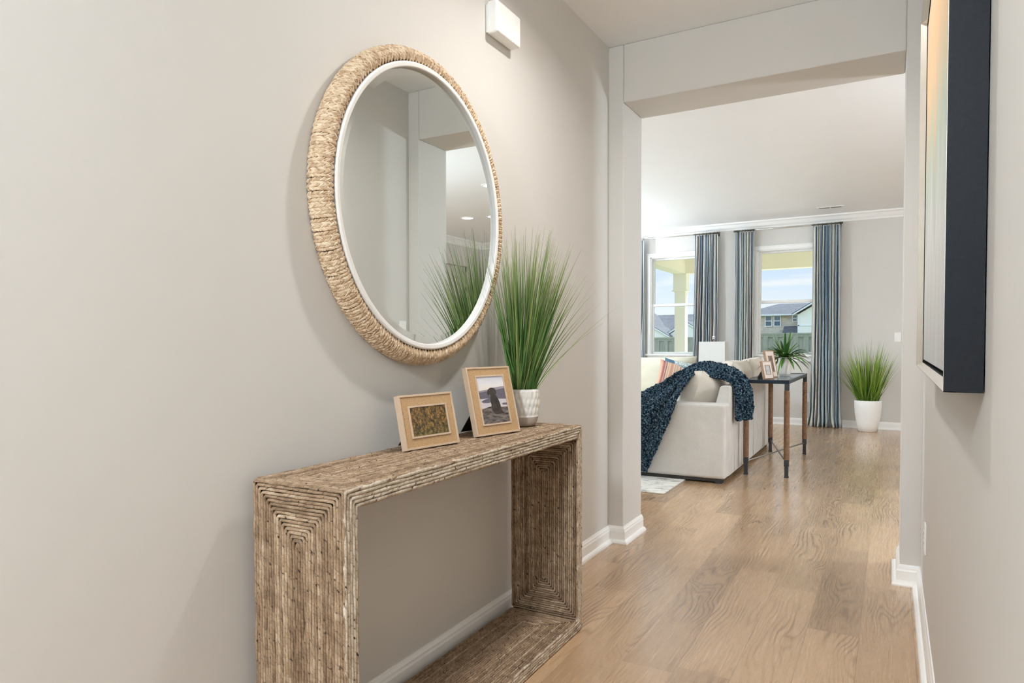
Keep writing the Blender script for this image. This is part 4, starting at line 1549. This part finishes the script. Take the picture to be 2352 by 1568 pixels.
def dark_print(put, y0, y1, z0, z1):
    put(MB().add([(-.0033, y0, z0), (-.0033, y1, z0), (-.0033, y1, z1), (-.0033, y0, z1)], [(0, 1, 2, 3)]), 'photo_print', M_DARKPRINT)


_keep, _keep2 = M_BURLAP, M_PALEWOOD
M_PALEWOOD = noisy('brown_frame_wood', (0.40, 0.245, 0.15), (0.31, 0.18, 0.105), 24, 0.55, stretch=(1, 1, .12))
M_BURLAP = noisy('pale_picture_mat', (0.70, 0.62, 0.56), (0.62, 0.54, 0.48), 60, 0.7)
picture_frame('picture_frame', 'low wooden frame on the sofa table, nearer the end', .468, 6.395, -.36, .20, .15, .155, .022, (.036, .036, .036), plain_print, TZ)
picture_frame('picture_frame', 'tall wooden frame on the sofa table, in front of the leafy plant', .462, 6.69, -.36, .20, .15, .240, .022, (.040, .045, .045), dark_print, TZ)
M_BURLAP, M_PALEWOOD = _keep, _keep2

# leafy plant on it ----------------------------------------------------------
FX, FY = .508, 7.035
fp = thing('leafy_plant', 'leafy green plant in a pearly white pot on the sofa table', 'potted plant', (FX, FY, TZ))
MB().lathe([(.038, .001), (.046, .003), (.052, .03), (.058, .08), (.0595, .115), (.057, .150), (.053, .170), (.050, .170), (.053, .148), (.055, .14)], (FX, FY, TZ), 40).build('pot', M_CERAMIC, fp, smooth=True)
MB().lathe([(.054, .145), (.001, .150)], (FX, FY, TZ), 30, capb=False).build('soil', M_SOIL, fp)
lf = MB()
q = random.Random(5)
for k in range(92):
    a = 2 * PI * k / 92 * 11.3 + q.uniform(-.25, .25)
    el = math.radians(q.uniform(15, 80)) if k % 2 else math.radians(q.uniform(0, 42))
    L = q.uniform(.21, .31)
    wdt = q.uniform(.018, .027)
    dx, dy = math.cos(a), math.sin(a)
    sd = Vector((-dy, dx, 0))
    n = 8
    vs, fs, us = [], [], []
    for i in range(n + 1):
        s = i / n
        rr_ = L * s * math.cos(el) * (1 - .1 * s)
        z = .165 + L * (s * math.sin(el) - (.30 + .25 * math.cos(el)) * s * s * math.cos(el))
        c = Vector((FX + dx * (rr_ + .012), FY + dy * (rr_ + .012), TZ + z))
        ww = wdt * .5 * (math.sin(PI * min(1, .12 + .88 * s)) ** .6 + .02) * (1 if s < .98 else .05)
        vs += [c - sd * ww + Vector((0, 0, ww * .35)), c, c + sd * ww + Vector((0, 0, ww * .35))]
    for i in range(n):
        for c in (0, 1):
            j = i * 3 + c
            fs.append((j, j + 1, j + 4, j + 3))
            us.append([(c / 2, .3 + .7 * i / n), ((c + 1) / 2, .3 + .7 * i / n), ((c + 1) / 2, .3 + .7 * (i + 1) / n), (c / 2, .3 + .7 * (i + 1) / n)])
    lf.add(vs, fs, us)
lf.build('leaves', M_FERN, fp, smooth=True)

# ------------------------------------------------------------------ floor plant
GX, GY = 1.118, 9.835
fl = thing('floor_plant', 'bushy lime green grass in a tall white planter by the far wall', 'potted plant', (GX, GY, 0))
MB().lathe([(.095, .0), (.104, .004), (.120, .08), (.140, .20), (.149, .30), (.150, .375), (.146, .384), (.138, .384), (.138, .35)], (GX, GY, 0), 48).build('planter', M_PLANTER, fl, smooth=True)
MB().lathe([(.139, .36), (.001, .365)], (GX, GY, 0), 36, capb=False).build('soil', M_SOIL, fl)
g = MB()
q = random.Random(31)
blades(g, 210, .10, .50, .88, .24, .06, .0165, q, 7, (GX, GY, .355), (0, -.02), None, 1.0)
blades(g, 70, .11, .36, .70, .34, .18, .0125, q, 7, (GX, GY, .355), (0, -.03), None, .8)
for i, p in enumerate(g.v):
    if p[1] > YF - .03: g.v[i] = (p[0], YF - .03 - .01 * ((i * 7919) % 100) / 100, p[2])
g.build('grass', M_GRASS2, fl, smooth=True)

# ------------------------------------------------------------------ lamp on an end table
LXc, LYc = -.495, 8.75
et = thing('end_table', 'small pale end table behind the sofa, under the table lamp', 'end table', (LXc, LYc, 0))
boxes(((LXc - .18, LYc - .24, .52), (LXc + .18, LYc + .24, .55))).build('table_top', M_PALEWOOD, et, bevel=.004)
for sx in (-1, 1):
    for sy in (-1, 1):
        boxes(((LXc + sx * .15 - .02, LYc + sy * .21 - .02, 0), (LXc + sx * .15 + .02, LYc + sy * .21 + .02, .52))).build('leg', M_PALEWOOD, et, bevel=.002)
tl = thing('table_lamp', 'table lamp with a white rectangular shade and clear glass base between the sofas', 'lamp', (LXc, LYc, .55))
MB().lathe([(.055, 0), (.055, .02), (.03, .03), (.036, .10), (.05, .18), (.036, .26), (.014, .31), (.012, .33)], (LXc, LYc, .55), 28).build('base', M_LAMPGLASS, tl, smooth=True)
MB().lathe([(.006, .30), (.006, .585), (.016, .59), (.018, .605), (.010, .615), (.003, .617)], (LXc, LYc, .55), 18, capt=True).build('stem', M_NICKEL, tl, smooth=True)
hw, hd, b0, b1 = .152, .115, .872, 1.116
sh = MB()
pts0 = [(-hw, -hd), (hw, -hd), (hw, hd), (-hw, hd)]
sh.add([(LXc + p, LYc + q_, b0) for p, q_ in pts0] + [(LXc + p * .985, LYc + q_ * .985, b1) for p, q_ in pts0], [(0, 1, 5, 4), (1, 2, 6, 5), (2, 3, 7, 6), (3, 0, 4, 7)])
sh.build('lamp_shade', M_SHADE, tl, solid=.004)
MB().lathe([(.002, 0), (.016, .004), (.018, .014), (.010, .024), (.002, .026)], (LXc, LYc, b1 + .045), 16).build('finial', M_CERAMIC, tl, smooth=True)
boxes(((LXc - hw * .97, LYc - .003, b1 - .012), (LXc + hw * .97, LYc + .003, b1 - .008)), ((LXc - .003, LYc - hd * .97, b1 - .012), (LXc + .003, LYc + hd * .97, b1 - .008))).build('shade_bracket', M_NICKEL, tl)

# ------------------------------------------------------------------ rug
rg = boxes(((-2.9, 5.075, 0.0), (-.066, 8.30, .009))).build('area_rug', M_RUG, None, bevel=.003, loc=(-1.48, 6.7, 0))
tag(rg, 'cream and charcoal distressed rug under the oatmeal sofa', 'rug')

# ------------------------------------------------------------------ outside
GZ = -.45
struct(MB().add([(-160, -160, GZ), (160, -160, GZ), (160, 200, GZ), (-160, 200, GZ)], [(0, 1, 2, 3)]).build('lawn', M_LAWN), 'green lawn around the house', 'lawn')
pc = thing('porch', 'cream covered porch outside the living room windows', 'porch', (0, 12, GZ), kind='structure')
PX0, PX1, PY = -2.24, 4.5, 13.40
boxes(((PX0 - .1, YF + .16, GZ), (PX1 + 3.0, PY + 3.5, -.12))).build('patio_slab', M_CONCRETE, pc)  # unseen slab, carried past the porch to bounce sun onto its ceiling
boxes(((PX0 - .5, YF + .16, 2.80), (PX1 + .3, PY + .7, 2.95))).build('porch_ceiling', M_PORCH, pc)
boxes(((PX0 + .02, PY, 2.400), (PX1, PY + .22, 2.80))).build('beam', M_PORCH, pc)
boxes(((PX0 + .02, YF + .16, 2.400), (PX0 + .24, PY, 2.80))).build('beam', M_PORCH, pc)
cx_ = PX0 + .135
cl = boxes(((cx_ - .10, PY + .0, -.12), (cx_ + .10, PY + .20, 2.40))).build('column', M_PORCH, pc, bevel=.004)
boxes(((cx_ - .122, PY - .022, 2.08), (cx_ + .122, PY + .222, 2.40)), ((cx_ - .14, PY - .04, 2.07), (cx_ + .14, PY + .24, 2.095)), ((cx_ - .122, PY - .022, -.12), (cx_ + .122, PY + .222, .20))).build('column_trim', M_PORCH, cl)
# added entry roof, unseen, put in to keep sun off the door
boxes(((-1.5, YB - 2.6, 2.75), (4.2, YB - .15, 2.95))).build('added_entry_roof', M_PORCH, thing('added_entry_porch', 'added entry porch roof, out of view at the front of the house', 'porch', (1.3, YB - 1.4, 2.75), kind='structure'))


def fence(label, xa, xb, y, zt):
    o = thing('wooden_fence', label, 'fence', ((xa + xb) / 2, y, GZ), group=None)
    m = MB()
    p, k = .155, 0
    x = xa
    while x < xb:
        if k % 2:
            m.box((x - .03, y + .03, GZ), (x + .155 + .03, y + .05, zt - .09))
        else:
            m.box((x, y - .02, GZ), (x + .155, y, zt - .09))
        x += p
        k += 1
    m.build('boards', M_FENCE, o)
    boxes(((xa, y - .05, zt - .05), (xb, y + .09, zt)), ((xa, y - .025, zt - .13), (xb, y - .0, zt - .05))).build('top_rail', M_FENCE, o)
    x = xa + 1.1
    while x < xb:
        boxes(((x - .05, y - .06, GZ), (x + .05, y - .02, zt - .01))).build('post', M_FENCE, o)
        x += 2.4
    return o


fence('grey wooden fence seen through the left window', -11.0, -4.3, 25.2, 1.262)
fence('grey wooden fence seen through the right window', -4.2, 3.0, 25.0, 1.372)

# brick house
hb = thing('brick_house', 'brick and white-sided house with a grey roof beyond the right window', 'house', (-5, 62, GZ))
boxes(((-9.5, 60, GZ), (-4.75, 68, 3.20))).build('brick_wall', M_BRICK, hb)
MB().add([(-9.9, 59.55, 3.14), (-.5, 59.55, 3.14), (-2.0, 64.5, 4.25), (-6.9, 64.5, 4.25), (-9.9, 69, 3.14), (-.5, 69, 3.14)], [(0, 1, 2, 3), (0, 3, 4), (3, 2, 5, 4), (1, 5, 2), (0, 4, 5, 1)]).build('roof', M_SHINGLE, hb)
boxes(((-9.9, 59.5, 3.10), (-4.7, 59.58, 3.20))).build('gutter', M_HOUSETRIM, hb)
MB().prism([(-4.78, 0, GZ), (-1.4, 0, GZ), (-1.4, 0, 3.1), (-3.1, 0, 4.16), (-4.78, 0, 3.12)], (0, 58.6, 0), (0, 60.2, 0)).build('siding_wing', M_SIDING, hb)
boxes(((-4.8, 58.55, 2.22), (-1.4, 58.6, 2.30)), ((-4.82, 58.55, GZ), (-4.70, 58.6, 3.1))).build('trim_band', M_HOUSETRIM, hb)
gr = MB()
gr.prism([(-5.15, 0, 3.03), (-3.1, 0, 4.30), (-1.05, 0, 3.03), (-1.05, 0, 3.13), (-3.1, 0, 4.42), (-5.15, 0, 3.13)], (0, 58.2, 0), (0, 58.45, 0))
gr.build('rake_board', M_HOUSETRIM, hb)
MB().prism([(-5.2, 0, 3.12), (-3.1, 0, 4.42), (-1.0, 0, 3.12), (-1.0, 0, 3.17), (-3.1, 0, 4.48), (-5.2, 0, 3.17)], (0, 58.2, 0), (0, 62.5, 0)).build('wing_roof', M_SHINGLE, hb)
MB().prism([(0, 58.9, 1.66), (0, 60.1, 2.30), (0, 60.1, 1.6), (0, 58.9, 1.6)], (-5.95, 0, 0), (-4.82, 0, 0)).build('lower_roof', M_SHINGLE, hb)
for (a, b_, c_, d_) in ((-7.36, -6.82, 2.24, 3.13), (-6.72, -6.18, 2.24, 3.13), (-5.36, -4.98, 2.58, 3.13)):
    wf = boxes(((a, 59.93, c_), (a + .06, 60, d_)), ((b_ - .06, 59.93, c_), (b_, 60, d_)), ((a + .06, 59.93, c_), (b_ - .06, 60, c_ + .06)), ((a + .06, 59.93, d_ - .06), (b_ - .06, 60, d_)), ((a + .06, 59.94, (c_ + d_) / 2 - .03), (b_ - .06, 60, (c_ + d_) / 2 + .03))).build('house_window', M_HOUSETRIM, hb)
    boxes(((a + .06, 59.97, c_ + .06), (b_ - .06, 59.99, d_ - .06))).build('pane', M_HOUSEGLASS, wf)

# low houses at left
hl = thing('gabled_house', 'low house with a dark roof and white gables beyond the left window', 'house', (-11, 47, GZ))
MB().prism([(0, 44.6, 1.42), (0, 48.6, 2.95), (0, 52.6, 1.42)], (-17, 0, 0), (-7.5, 0, 0)).build('roof', M_SHINGLE, hl)
boxes(((-16.8, 45.3, GZ), (-7.7, 52, 1.44))).build('wall', M_SIDING, hl)


def gable(xc, half, zb, zt, y, depth):
    MB().prism([(xc - half, 0, zb), (xc + half, 0, zb), (xc, 0, zt)], (0, y, 0), (0, y + depth, 0)).build('gable', M_SIDING, hl)
    MB().prism([(xc - half * 1.12, 0, zb - .02), (xc, 0, zt + .02), (xc + half * 1.12, 0, zb - .02), (xc + half * 1.12, 0, zb + .07), (xc, 0, zt + .12), (xc - half * 1.12, 0, zb + .07)], (0, y - .12, 0), (0, y, 0)).build('gable_trim', M_HOUSETRIM, hl)
    MB().prism([(xc - half * 1.14, 0, zb + .06), (xc, 0, zt + .115), (xc + half * 1.14, 0, zb + .06), (xc + half * 1.14, 0, zb + .10), (xc, 0, zt + .16), (xc - half * 1.14, 0, zb + .10)], (0, y - .12, 0), (0, y + depth, 0)).build('gable_roof', M_SHINGLE, hl)


gable(-12.9, 1.95, 1.30, 2.95, 43.9, 4.5)
gable(-11.40, .88, 1.35, 1.90, 43.2, 3.0)
gable(-9.62, 1.35, 1.30, 2.22, 43.9, 3.5)
